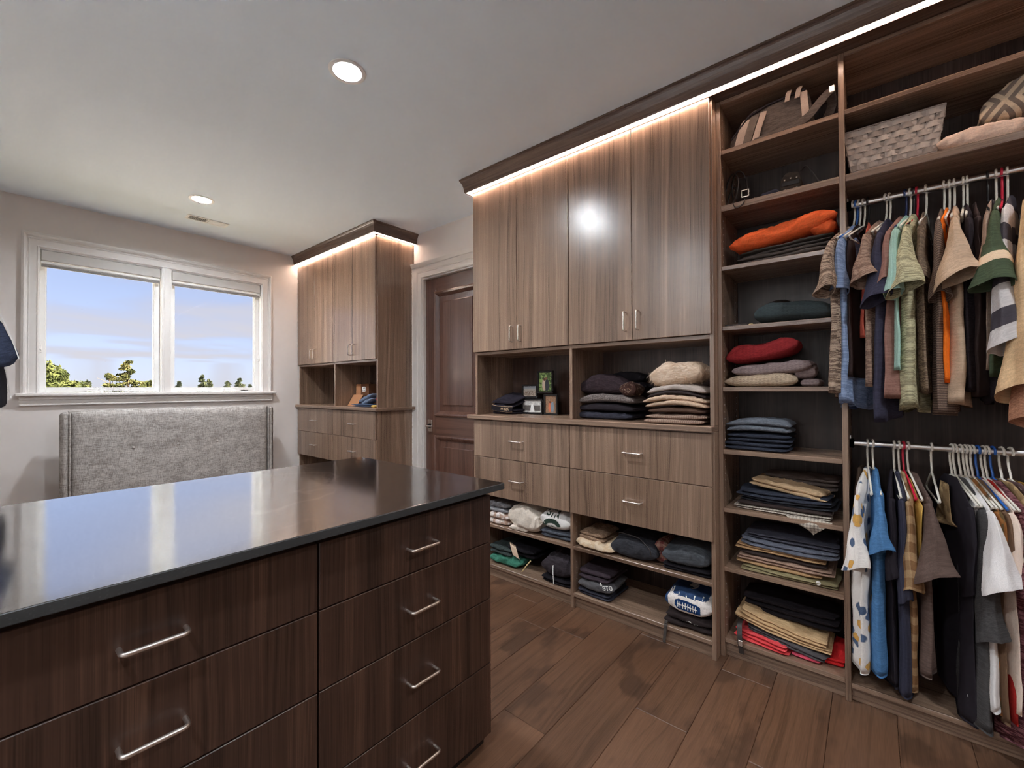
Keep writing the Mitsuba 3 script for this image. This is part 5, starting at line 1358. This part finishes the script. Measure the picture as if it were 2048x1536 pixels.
def photo(p, n, uv):
    i = dr.floor(uv.x)
    u, v = uv.x - i, uv.y
    grain = fbm(u * 14.0 + i * 5.0, v * 14.0, i, 3)
    trees = mix(rgb(70, 96, 52), rgb(168, 196, 120), smoothstep(0.3, 0.7, grain))
    haze = mix(rgb(206, 196, 184), rgb(150, 130, 112), smoothstep(0.3, 0.7, grain))
    sky_ = mix(rgb(214, 206, 196), rgb(150, 160, 172), smoothstep(0.55, 0.95, v))
    grey = mix(rgb(222, 218, 212), rgb(188, 185, 182), smoothstep(0.35, 0.65, grain))
    c = dr.select(i < 0.5, mix(grey, rgb(92, 86, 82), smoothstep(0.26, 0.20, dr.abs(v - 0.36)) * smoothstep(0.47, 0.42, dr.abs(u - 0.5))), dr.select(i < 1.5, mix(rgb(176, 132, 100), rgb(96, 82, 72), grain), dr.select(i < 2.5, mix(haze, sky_, smoothstep(0.5, 0.7, v)), trees)))
    # the small figures: a pale dress in the first print, two embracing people in the second and fourth
    f0 = smoothstep(0.11, 0.09, dr.abs(u - 0.5) / dr.maximum(1.35 - 1.25 * v, 0.2)) * smoothstep(0.68, 0.64, v)
    a1 = smoothstep(0.17, 0.14, dr.sqrt(dr.square(u - 0.40) + 0.25 * dr.square(v - 0.36)))
    a2 = smoothstep(0.17, 0.14, dr.sqrt(dr.square(u - 0.62) + 0.22 * dr.square(v - 0.34)))
    h1 = smoothstep(0.105, 0.085, dr.sqrt(dr.square(u - 0.43) + 1.6 * dr.square(v - 0.64)))
    h2 = smoothstep(0.105, 0.085, dr.sqrt(dr.square(u - 0.56) + 1.6 * dr.square(v - 0.69)))
    c = dr.select(i < 0.5, mix(c, rgb(246, 244, 240), f0), c)
    two = (i > 2.5) | ((i > 0.5) & (i < 1.5))
    coat = dr.select(i > 2.5, mi.Color3f(rgb(58, 62, 72)), mi.Color3f(rgb(120, 130, 140)))
    gown = dr.select(i > 2.5, mi.Color3f(rgb(236, 214, 196)), mi.Color3f(rgb(206, 120, 88)))
    c2 = mix(mix(mix(mix(c, gown, a1), coat, a2), rgb(112, 70, 52), h1), rgb(150, 108, 84), h2)
    c = dr.select(two, c2, c)
    p3 = smoothstep(0.03, 0.02, dr.abs(u - 0.47)) * smoothstep(0.42, 0.38, v) * smoothstep(0.1, 0.14, v)
    return dr.select((i > 1.5) & (i < 2.5), mix(c, rgb(110, 92, 80), p3), c)


princ('mat_photo', mikit.proc(photo), 0.3, 0.5)
for i, (a, b, z0, z1, dx_) in enumerate(prints):
    bw_ = 0.0125
    x_ = FRX + dx_
    f = part(cf, 'frame', join(box(x_, x_ + 0.016, a, b, z0, z0 + bw_, 0.002), box(x_, x_ + 0.016, a, b, z1 - bw_, z1, 0.002), box(x_, x_ + 0.016, a, a + bw_, z0 + bw_, z1 - bw_, 0.002), box(x_, x_ + 0.016, b - bw_, b, z0 + bw_, z1 - bw_, 0.002), box(x_ + 0.010, x_ + 0.013, a + 0.004, b - 0.004, z0 + 0.004, z1 - 0.004, 0)), 'mat_frame')
    q = trimesh.Trimesh([[x_ + 0.009, b - bw_, z0 + bw_], [x_ + 0.009, a + bw_, z0 + bw_], [x_ + 0.009, a + bw_, z1 - bw_], [x_ + 0.009, b - bw_, z1 - bw_]], [[0, 1, 2], [0, 2, 3]], process=False)
    part(f, 'photograph', q, 'mat_photo', uv=np.array([[i + 0.001, 0], [i + 0.999, 0], [i + 0.999, 1], [i + 0.001, 1]]), label=('photograph of a person in a white dress on a sofa', 'photograph of two people embracing indoors', 'photograph of small figures in a sandy landscape', 'photograph of two people embracing among trees')[i])
part(cf, 'easel_leg', box(FRX + 0.02, FRX + 0.09, 1.71, 1.73, CZ, CZ + 0.004, 0.001), 'mat_frame')

# ------------------------------------------------ niche with sweaters: dark pile and cream fur pile
crk = pal((40, 40, 52), (54, 54, 68), 1, 2.0); smooth_ = pal((38, 33, 37)); gpat = pal((84, 74, 72), (138, 128, 124), 8); furb = pal((44, 34, 38), (58, 46, 50), 1, .8); blackf = pal((24, 20, 26))
NX = 2.165
_, z = folded('crinkled dark blue garment at the bottom of the dark sweater pile', crk, NX, 1.160, CZ, 0.34, 0.26, 1, 0.038, 120, wr=0.010, fq=1.6)
_, z = folded('plain black garment in the dark sweater pile', smooth_, NX + 0.005, 1.160, z, 0.36, 0.27, 1, 0.040, 121, wr=0.006, arch=0.006)
_, z = folded('grey speckled knit in the dark sweater pile', gpat, NX + 0.008, 1.150, z, 0.33, 0.26, 1, 0.046, 122, wr=0.006, arch=0.02)


def hair(m, n, length, w, seed, down=0.3, jitter=0.5):
    """n thin tapering hairs standing on a mesh."""
    g = np.random.default_rng(seed)
    pts, fi = trimesh.sample.sample_surface(m, n, seed=seed)
    nn = m.face_normals[fi] + g.normal(size=(n, 3)) * jitter + [0, 0, -down]
    nn /= np.linalg.norm(nn, axis=1, keepdims=True)
    t = np.cross(nn, g.normal(size=(n, 3))); t /= np.linalg.norm(t, axis=1, keepdims=True)
    L_ = length * g.uniform(0.5, 1.2, n)[:, None]
    mid_ = pts + nn * L_ * 0.55
    tip = pts + nn * L_ + np.array([0, 0, -0.25]) * L_ + t * L_ * g.normal(size=(n, 1)) * 0.15
    v = np.stack([pts - t * w, pts + t * w, mid_ + t * w * 0.7, mid_ - t * w * 0.7, tip], 1).reshape(-1, 3)
    i = np.arange(n) * 5
    f = np.vstack([np.stack([i, i + 1, i + 2], 1), np.stack([i, i + 2, i + 3], 1), np.stack([i + 3, i + 2, i + 4], 1)])
    uv = np.repeat(np.stack([g.uniform(0.05, 0.9, n), g.uniform(0, 0.3, n)], -1), 5, axis=0)
    return trimesh.Trimesh(v, f, process=False), uv


def furry(label, pid, pid_hair, x, yc, z, w, d, t, seed, n=9000, length=0.02, name='fur_sweater', **k):
    key = thing(name, label, 'sweater')
    m, uv = slab_cloth(w, d, t, seed, **k)
    turned(m, 0, (x, yc, z))
    part(key, 'body', m, 'mat_cloth', smooth=True, uv=cloth_uv(uv, pid))
    h_, u_ = hair(m, n, length, 0.0009, seed + 3)
    h_.vertices[:, 2] = np.maximum(h_.vertices[:, 2], z + 0.0005)
    part(key, 'fur', h_, 'mat_cloth', uv=cloth_uv(u_, pid_hair), kind='stuff', label='shaggy pile')
    return z + t


furry('black brown fur sweater on the dark pile', furb, furb, NX + 0.015, 1.175, z + 0.002, 0.33, 0.24, 0.105, 123, 7000, 0.014, end=2.6, arch=0.015, wr=0.006)
_, _z = folded('black garment lying over the back of the black brown fur sweater', blackf, NX + 0.13, 1.085, z + 0.03, 0.26, 0.14, 2, 0.055, 124, wr=0.012, end=2.6)
diffuse('mat_sequin_base', const(rgb(60, 42, 38)))
rl = thing('sequin_garment', 'rolled bronze sequined garment at the front of the dark pile', 'clothes')
m, uv = slab_cloth(0.10, 0.12, 0.085, 125, wr=0.006, end=2.2, wob=0.004)
turned(m, 0, (NX - 0.004, 1.005, z + 0.004))
part(rl, 'roll', m, 'mat_sequin_base', smooth=True)
pts, fi = trimesh.sample.sample_surface(m, 420, seed=4)
sq = []
sg = np.random.default_rng(9)
for p_, n_ in zip(pts, m.face_normals[fi]):
    d_ = trimesh.creation.cylinder(0.0035, 0.0005, sections=6)
    n_ = n_ + sg.normal(size=3) * 0.25
    d_.apply_transform(trimesh.geometry.align_vectors([0, 0, 1], n_ / np.linalg.norm(n_)))
    d_.apply_translation(p_ + n_ * 0.0006)
    sq.append(d_)
part(rl, 'sequins', join(*sq), 'mat_bronze', kind='stuff', label='bronze sequins')

rib = pal((122, 100, 88), (168, 142, 126), 5, 1.1); brw = pal((88, 68, 58)); flc = pal((178, 152, 128), (204, 180, 158), 8); lg = pal((168, 156, 148), (184, 172, 164), 1, .6); dkt = pal((54, 46, 46)); furc = pal((196, 168, 142), (222, 202, 182), 1, .6); furc2 = pal((226, 206, 184), (206, 176, 146), 7, 2.0)
PX_ = 2.075
_, z = folded('ribbed taupe knit at the bottom of the fur pile', rib, PX_, 0.735, CZ, 0.285, 0.27, 2, 0.025, 130, wr=0.004)
_, z = folded('thin brown garment on the ribbed taupe knit', brw, PX_ + 0.004, 0.733, z, 0.285, 0.26, 1, 0.026, 131, wr=0.005, arch=0.008)
_, z = folded('beige fleece garment in the middle of the fur pile', flc, PX_ - 0.004, 0.733, z - 0.004, 0.292, 0.27, 2, 0.026, 132, wr=0.010, arch=0.022, wob=0.006, fq=1.6)
_, z = folded('thin dark garment under the light grey knit', dkt, PX_ + 0.010, 0.728, z, 0.275, 0.24, 1, 0.018, 133, wr=0.004, arch=0.026)
_, z = folded('light grey knit right under the cream fur sweater', lg, PX_ + 0.002, 0.728, z, 0.275, 0.24, 1, 0.030, 134, wr=0.012, arch=0.024)
furry('cream and sand coloured fur sweater on top of its pile', furc, furc2, PX_ + 0.012, 0.735, z + 0.014, 0.255, 0.21, 0.120, 135, 20000, 0.030, end=3.0, arch=0.008, tilty=-0.10)

# ------------------------------------------------ low shelves of the base cabinets
LX = XF + 0.025
gcr = pal((116, 114, 118), (140, 138, 142), 1, .7); bwp = pal((176, 148, 132), (214, 204, 198), 7); crh = pal((206, 194, 180), (216, 204, 190), 1, .4); wht = pal((222, 218, 214)); jn = pal((54, 58, 68), (84, 90, 102), 1, 1.4)
_, z = folded('brown and white printed shirt at the island end of the upper low shelf', bwp, LX - 0.010, 1.895, 0.346, 0.21, 0.25, 2, 0.040, 140, wr=0.016, wob=0.008)
folded('grey crumpled shirt on the brown and white printed one', gcr, LX + 0.002, 1.905, z, 0.19, 0.24, 2, 0.032, 141, wr=0.018, wob=0.008)
k, z = folded('cream hooded sweatshirt bulging out of the upper low shelf', crh, LX - 0.014, 1.665, 0.346, 0.255, 0.28, 1, 0.150, 142, wr=0.022, wob=0.008, end=3.2, sag=0.02, name='folded_sweatshirt', cat='sweatshirt')
folded('loose cream sleeve of the sweatshirt on the shelf edge', crh, LX - 0.022, 1.715, 0.346, 0.14, 0.06, 1, 0.026, 143, wr=0.012, end=2.4)
_, z = folded('blue jeans under the white lettered shirt', jn, LX - 0.006, 1.438, 0.346, 0.215, 0.27, 2, 0.028, 144, wr=0.010)
kt, z2 = folded('white shirt with dark letters and a green emblem on the low shelf', wht, LX - 0.012, 1.438, z, 0.215, 0.27, 1, 0.115, 145, wr=0.012, wob=0.006, end=3.2, sag=0.02, name='lettered_shirt', cat='shirt')
diffuse('mat_emblem_green', const(rgb(52, 66, 58)))
diffuse('mat_navy_print', const(rgb(28, 54, 96)))


def on_front(mesh_key, m, yv, zv, lift=0.0015):
    """The front surface (least x) of a mesh at (y, z)."""
    o = np.array([[1.6, yv, zv]])
    hit = m.ray.intersects_location(o, [[1, 0, 0]])[0]
    return (hit[:, 0].min() if len(hit) else None)


def stick(parent, name, flat, src, mat, lift=0.0012, label=None):
    """Lays a flat print (x = 0 plane, thin in x) on the front of the mesh src."""
    f = flat.copy()
    try:
        for _ in range(2): f = f.subdivide_to_size(0.008)
    except Exception: pass
    t_ = src.vertices
    vv = np.array(f.vertices)
    from scipy.spatial import cKDTree
    front = t_[t_[:, 0] < t_[:, 0].min() + 0.6 * np.ptp(t_[:, 0])]
    tree_ = cKDTree(front[:, 1:])
    d_, i_ = tree_.query(vv[:, 1:], k=8)
    w_ = 1 / (d_ + 1e-4)
    xs_ = front[i_, 0]
    near = xs_ < xs_.min(1, keepdims=True) + 0.03
    xx = (xs_ * w_ * near).sum(1) / (w_ * near).sum(1)
    vv[:, 0] += xx - lift
    return part(parent, name, trimesh.Trimesh(vv, f.faces, process=False), mat, label=label)


def flat_text(text, h, y, z, slope=0.0):
    m = meshkit.text_mesh(text, h, 0.0008, True)
    v = np.array(m.vertices)
    return trimesh.Trimesh(np.stack([-v[:, 2], y - v[:, 0], z + v[:, 1] + slope * v[:, 0]], -1), m.faces, process=False)


def flat_poly(pts, th=0.0008):
    import shapely
    m = trimesh.creation.extrude_polygon(shapely.Polygon(pts), th, engine='earcut')
    v = np.array(m.vertices)
    return trimesh.Trimesh(np.stack([-v[:, 2], v[:, 0], v[:, 1]], -1), m.faces, process=False)


def mesh_of(key):
    v, f = meshkit.WRITTEN[scene[key]['filename']][:2]
    return trimesh.Trimesh(v, f, process=False)


src = mesh_of(kt)
stick(kt, 'lettering', flat_text('STA', 0.034, 1.500, z + 0.088, -0.1), src, 'mat_emblem_green', label='dark block letters')
a_ = np.linspace(0.15, 2.9, 22)
arc = [(1.455 + 0.062 * math.cos(t), z + 0.022 + 0.050 * math.sin(t)) for t in a_] + [(1.455 + 0.040 * math.cos(t), z + 0.020 + 0.026 * math.sin(t)) for t in a_[::-1]]
stick(kt, 'emblem', flat_poly(arc), src, 'mat_emblem_green', label='dark green arched emblem')
for t in np.linspace(0.45, 2.6, 7):
    c0 = np.array([1.455 + 0.034 * math.cos(t), z + 0.012 + 0.022 * math.sin(t)]); c1 = np.array([1.455 + 0.020 * math.cos(t), z + 0.010 + 0.010 * math.sin(t)])
    n_ = np.array([-(c1 - c0)[1], (c1 - c0)[0]]); n_ = n_ / np.linalg.norm(n_) * 0.0016
    stick(kt, 'emblem_stripe', flat_poly([c0 - n_, c0 + n_, c1 + n_, c1 - n_]), src, 'mat_emblem_green')

ghd = pal((44, 118, 92), (56, 132, 104), 1, .4); dgn = pal((46, 56, 54), (58, 68, 66), 5, .6); bkj = pal((48, 42, 46), (56, 50, 54), 1, .4); tnl = pal((206, 180, 156))
_, z = folded('green hooded sweatshirt at the island end of the lowest shelf', ghd, LX - 0.006, 1.845, 0.084, 0.26, 0.26, 1, 0.070, 150, wr=0.018, wob=0.008, end=3)
_, z = folded('dark ribbed jacket lying on the green sweatshirt', dgn, LX + 0.012, 1.890, z - 0.006, 0.20, 0.24, 2, 0.026, 151, wr=0.012)
kb, zb = folded('black sweatshirt with a tan printed label beside the green one', blackf, LX + 0.03, 1.730, z - 0.04, 0.22, 0.22, 2, 0.035, 152, wr=0.012, wob=0.008)
m = band(rounded((LX + 0.04, 1.800, zb + 0.004), [(LX + 0.020, 1.785, zb + 0.004), (LX + 0.012, 1.765, zb - 0.030), (LX + 0.010, 1.750, zb - 0.060)], 0.015, 5), 0.055, 0.0015, (0, 1, 0.3))
part(kb, 'label_patch', m, 'mat_cloth', uv=flat_uv(m, tnl), label='tan printed label')
m = tube(rounded((LX + 0.02, 1.640, 0.165), [(LX - 0.004, 1.655, 0.14), (LX - 0.004, 1.690, 0.092)], 0.02, 6), 0.004, 8)
part(kb, 'drawstring', m, 'mat_cream', smooth=40, label='tan drawstring')
_, z = folded('thin black garment under the black nylon jacket', blackf, LX - 0.006, 1.440, 0.084, 0.215, 0.26, 2, 0.018, 153, wr=0.008)
kj, z = folded('black nylon jacket with a cord on the lowest shelf', bkj, LX - 0.010, 1.445, z, 0.21, 0.26, 1, 0.120, 154, wr=0.018, wob=0.008, end=3, sag=0.02)
part(kj, 'drawstring', tube(rounded((LX - 0.012, 1.450, z - 0.04), [(LX - 0.022, 1.446, z - 0.07), (LX - 0.020, 1.442, 0.090)], 0.02, 6), 0.0025, 8), 'mat_label', smooth=40, label='pale cord')

tnb = pal((122, 98, 80), (150, 124, 102), 1, .8); tnl2 = pal((196, 170, 140), (206, 186, 160), 7, 2.0); bhd = pal((42, 42, 48), (52, 52, 58), 1, .5); ghd2 = pal((62, 66, 72), (74, 78, 84), 1, .5); plr = pal((96, 48, 46), (140, 110, 96), 3, 2.0)
_, z = folded('tan and brown patterned shirt at the divider end of the upper shelf beside the tower', tnl2, LX - 0.012, 1.185, 0.346, 0.22, 0.24, 1, 0.045, 160, wr=0.018, wob=0.010, rot=-0.10)
folded('brown crumpled shirt lying on the tan patterned one', tnb, LX + 0.016, 1.205, z - 0.006, 0.17, 0.2, 2, 0.026, 161, wr=0.016, wob=0.01)
kh, z = folded('black hooded sweatshirt with a cord loop on the shelf beside the tower', bhd, LX - 0.006, 0.965, 0.346, 0.26, 0.27, 1, 0.105, 162, wr=0.012, wob=0.006, end=3.2, name='folded_sweatshirt', cat='sweatshirt')
part(kh, 'cord', tube(rounded((LX + 0.045, 1.06, z - 0.006), [(LX + 0.02, 1.045, z + 0.018), (LX + 0.014, 0.93, z + 0.010), (LX - 0.004, 0.865, z - 0.030), (LX - 0.006, 0.862, z - 0.055)], 0.02, 6), 0.003, 8), 'mat_leather', smooth=40)
folded('red plaid shirt squeezed between the two dark sweatshirts', plr, LX + 0.035, 0.83, 0.346, 0.06, 0.2, 2, 0.060, 163, wr=0.012, end=2.4)
_, z = folded('thin black garment under the dark grey sweatshirt', blackf, LX - 0.004, 0.695, 0.346, 0.225, 0.27, 2, 0.016, 164, wr=0.006)
folded('dark grey hooded sweatshirt against the tower', ghd2, LX - 0.008, 0.695, z, 0.23, 0.27, 1, 0.090, 165, wr=0.012, wob=0.006, end=3.4, name='folded_sweatshirt', cat='sweatshirt')

vio = pal((52, 42, 48), (60, 50, 56), 1, .4); gsh = pal((78, 76, 78), (90, 88, 90), 1, .6); jry = pal((220, 212, 206), (228, 220, 214), 1, .3); jbl = pal((34, 62, 108), (40, 70, 118), 1, .4); bp_ = pal((42, 34, 34))
_, z = folded('dark slate garment at the bottom of the small dark pile', crk, LX - 0.006, 1.190, 0.084, 0.20, 0.25, 2, 0.016, 170, wr=0.006)
kg, z = folded('dark grey shirt with white outlined letters in the small dark pile', gsh, LX - 0.008, 1.185, z, 0.205, 0.25, 1, 0.055, 171, wr=0.010, wob=0.006, end=3)
zg = z
folded('dark violet shirt on top of the small dark pile', vio, LX + 0.004, 1.195, z, 0.20, 0.24, 2, 0.026, 172, wr=0.010)
# outlined letters and a cap-shaped mark on the grey shirt
lettering(kg, 'STG', 0.022, (LX - 0.018, 1.124, zg - 0.022), yaxis=(-0.02, -1, 0.28), mat='mat_label', label='white outlined letters')
lettering(kg, 'A', 0.018, (LX - 0.014, 1.146, zg - 0.006), yaxis=(-0.02, -1, 0.28), mat='mat_label', label='small white pointed mark')
kp, z = folded('black garment with a white print under the football shirt', bp_, LX - 0.006, 0.690, 0.084, 0.215, 0.26, 2, 0.034, 175, wr=0.010)
src = mesh_of(kp)
prn = random.Random(8)
for i in range(7):
    yy, zz_ = 0.640 + i * 0.011, 0.122 + prn.uniform(-0.004, 0.006)
    stick(kp, 'print', flat_poly([(yy - 0.006, zz_ - 0.006), (yy + 0.005, zz_ - 0.004 + prn.uniform(-.003, .003)), (yy + 0.006, zz_ + 0.005), (yy - 0.004, zz_ + 0.004)]), src, 'mat_label', label='white printed mark')
m = band(rounded((LX + 0.05, 0.79, 0.098), [(LX - 0.015, 0.785, 0.100), (LX - 0.028, 0.783, 0.085), (LX - 0.030, 0.790, 0.000)], 0.012, 6), 0.014, 0.002, (0, 1, 0))
part(kp, 'hanging_strap', m, 'mat_cloth', smooth=40, uv=flat_uv(m, gch), label='grey strap hanging over the shelf edge')
kf, zf = folded('white football shirt with blue shoulders and a lace emblem on the lowest shelf', jry, LX - 0.012, 0.692, z, 0.215, 0.26, 1, 0.105, 176, wr=0.010, wob=0.005, end=3.2, name='football_shirt', cat='shirt')
src = mesh_of(kf)
body_uv = meshkit.WRITTEN[scene[kf]['filename']][3]
u2 = np.array(body_uv); vv_ = src.vertices
blue = (vv_[:, 2] > z + 0.088) | (vv_[:, 1] > 0.778)
u2[blue, 0] = jbl + (u2[blue, 0] - np.floor(u2[blue, 0]))
scene[kf] = mikit.ply(src, 'mat_cloth', smooth=True, uv=u2)
import shapely
el = [(0.680 + 0.048 * math.cos(t), z + 0.040 + 0.020 * math.sin(t) + 0.10 * 0.048 * math.cos(t)) for t in np.linspace(0, 2 * math.pi, 40, endpoint=False)]
stick(kf, 'lace_emblem', flat_poly([(0.624, z + 0.028), (0.626, z + 0.062), (0.646, z + 0.072), (0.722, z + 0.078), (0.742, z + 0.068), (0.744, z + 0.042), (0.730, z + 0.030), (0.646, z + 0.024)]), src, 'mat_navy_print', label='dark blue emblem panel')
stick(kf, 'lace', flat_poly([(0.636, z + 0.046), (0.636, z + 0.051), (0.732, z + 0.056), (0.732, z + 0.051)]), src, 'mat_label', 0.0030, label='white lace line')
for i in range(8):
    yy = 0.643 + i * 0.0118
    stick(kf, 'lace', flat_poly([(yy, z + 0.035 + i * 0.0004), (yy + 0.0038, z + 0.035 + i * 0.0004), (yy + 0.0038, z + 0.064 + i * 0.0004), (yy, z + 0.064 + i * 0.0004)]), src, 'mat_label', 0.0030)
for i in range(5):
    yy = 0.615 + i * 0.036
    stick(kf, 'shoulder_stripe', flat_poly([(yy, z + 0.091), (yy + 0.005, z + 0.091), (yy + 0.007, z + 0.103), (yy + 0.002, z + 0.103)]), src, 'mat_label', 0.002, label='white shoulder stripe')

# ------------------------------------------------ niche of the far cabinet: cardboard boxes, jeans, red cloth
FZ = CZ + DZF
diffuse('mat_cardboard', mikit.proc(plaster(rgb(186, 134, 98), 0.08)))
diffuse('mat_cardboard_dark', mikit.proc(plaster(rgb(112, 78, 58), 0.08)))
b1 = thing('cardboard_box', 'closed brown cardboard box with a white shipping label, standing on the lower box', 'box', 'cardboard boxes by the window')
b1z = FZ + 0.10
m = box(2.30, 2.40, 3.7100, 3.9300, b1z + 0.001, b1z + 0.11, 0.002)
part(b1, 'carton', m, 'mat_cardboard_dark')
part(b1, 'end_flap', box(2.2985, 2.40, 3.9305, 3.9320, b1z + 0.004, b1z + 0.107, 0), 'mat_cardboard')
part(b1, 'front_flap', box(2.297, 2.2995, 3.8450, 3.9300, b1z + 0.002, b1z + 0.108, 0.0004), 'mat_cardboard', label='lighter cardboard flap')
part(b1, 'shipping_label', box(2.2985, 2.2995, 3.7650, 3.8250, b1z + 0.035, b1z + 0.083, 0), 'mat_label', label='white label with dark print')
part(b1, 'label_print', join(box(2.2978, 2.2985, 3.7780, 3.7960, b1z + 0.058, b1z + 0.076, 0), box(2.2978, 2.2985, 3.8080, 3.8180, b1z + 0.040, b1z + 0.050, 0), box(2.2978, 2.2985, 3.7720, 3.8000, b1z + 0.046, b1z + 0.050, 0)), 'mat_ink', label='dark print on the label')
b2 = thing('cardboard_box', 'lower brown cardboard box with its lid sloping forward', 'box', 'cardboard boxes by the window')
part(b2, 'carton', box(2.28, 2.42, 3.6900, 3.9500, FZ, FZ + 0.099, 0.002), 'mat_cardboard_dark')
m = trimesh.creation.box(extents=(0.004, 0.17, 0.125)); m.apply_transform(trimesh.transformations.rotation_matrix(0.55, [0, 1, 0])); m.apply_translation([2.245, 3.8550, FZ + 0.052])
part(b2, 'lid', m, 'mat_cardboard', label='sloping cardboard lid')
jf = pal((84, 104, 136), (120, 138, 166), 1, 1.4); rdc = pal((132, 46, 58)); jf2 = pal((50, 66, 96), (70, 86, 116), 1, 1.4)
_, z = folded('dark blue jeans lying flat in front of the cardboard boxes', jf2, 2.105, 3.5400, FZ, 0.30, 0.13, 2, 0.014, 180, wr=0.008)
folded('light blue jeans heaped in front of the cardboard boxes', jf, 2.130, 3.5000, z, 0.22, 0.10, 2, 0.036, 181, wr=0.018, tilty=-0.32, end=2.6)
folded('dark red cloth against the cabinet side by the cardboard boxes', rdc, 2.165, 3.3400, FZ, 0.10, 0.12, 2, 0.050, 182, wr=0.010, end=2.6)
folded('small yellow cloth at the front edge of the counter shelf', yellow, 2.085, 3.3050, FZ, 0.06, 0.05, 1, 0.022, 183, wr=0.006, end=2.4)

# ------------------------------------------------ clothes rail along the left-hand wall, just reaching into the picture
rx, rz = -0.275, 1.745
rail = thing('clothes_rail', 'chrome clothes rail on the wall beside the window', 'rail')
part(rail, 'rod', tube([(rx, 2.35, rz), (rx, 3.75, rz)], 0.0125, 24), 'mat_chrome', smooth=40)
for y in (2.42, 3.68):
    part(rail, 'bracket', join(tube(rounded((XL + 0.002, y, rz + 0.05), [(rx, y, rz + 0.05), (rx, y, rz + 0.012)], 0.02, 4), 0.008, 10), box(XL, XL + 0.006, y - 0.025, y + 0.025, rz, rz + 0.10, 0.002)), 'mat_chrome', smooth=40)
nvs = pal((38, 46, 70), (48, 58, 84), 1, .5); wtr = pal((226, 224, 222))


def rail_shirt(label, pid, y, L, hw, sleeve, out, seed, flare=0.036, trim=None, cat='jacket', name='hanging_jacket', arm=0.10):
    key = numbered(name)
    labels[key] = {'label': label, 'category': cat}
    z_ = rz - 0.098
    m, uv = shirt_mesh(L, hw, 0.02, seed, 0.010, back=0.2)
    part(key, 'body', place_hung(m, 0, rx, y, z_), 'mat_cloth', smooth=True, uv=cloth_uv(uv, pid))
    for side, h in ((1, hw), (-1, 0.2)):
        m, uv = sleeve_mesh(h, 0.075, side, sleeve, flare, out if side > 0 else 0.0, arm, seed + side + 5, cuff=0.3)
        place_hung(m, 0, rx, y, z_)
        part(key, 'sleeve', m, 'mat_cloth', smooth=True, uv=cloth_uv(uv, pid))
        if trim is not None and side > 0:
            q = np.linspace(0.05, 0.98, 14)
            pts = np.stack([rx + (hw - 0.02 + out * sleeve * q ** 0.8) + 0.5 * arm * (1 - 0.22 * q) * 1.02, np.full(14, y - 0.004), z_ - 0.087 - sleeve * q * 0.98 + 0.20 * arm], -1)
            m = band(pts, 0.016, 0.004, (0, 1, 0))
            part(key, 'sleeve_stripe', m, 'mat_cloth', uv=flat_uv(m, trim), label='white stripe down the sleeve')
    k2 = numbered('clothes_hanger')
    labels[k2] = {'label': 'white hanger on the wall rail carrying ' + label.split(' hanging')[0], 'category': 'hanger', 'group': 'hangers on the wall rail'}
    r = 0.0168
    pts = [(r * math.cos(a), 0, 0.098 + r * math.sin(a)) for a in np.radians(np.linspace(-35, 180, 16))] + [(-r, 0, 0.068), (-r * 0.8, 0, 0.045), (-0.002, 0, 0.018), (0, 0, 0.006)]
    m = join(tube(pts, 0.0036, 9), tube([(hw - 0.006, 0, -0.071), (0.04, 0, -0.010), (0, 0, 0.004), (-0.04, 0, -0.010), (-0.194, 0, -0.071)], 0.0036, 9))
    single(k2, place_hung(m, 0, rx, y, z_), 'mat_plastic_white', smooth=60)
    return key


rail_shirt('navy jacket with a white sleeve stripe hanging beside the window', nvs, 3.00, 0.55, 0.24, 0.215, 0.36, 201, 0.05, wtr, arm=0.12)
rail_shirt('dark jacket with pale edges hanging behind the navy one', pal((40, 40, 46)), 3.12, 0.75, 0.225, 0.40, 0.20, 205, 0.04, wtr, arm=0.10)
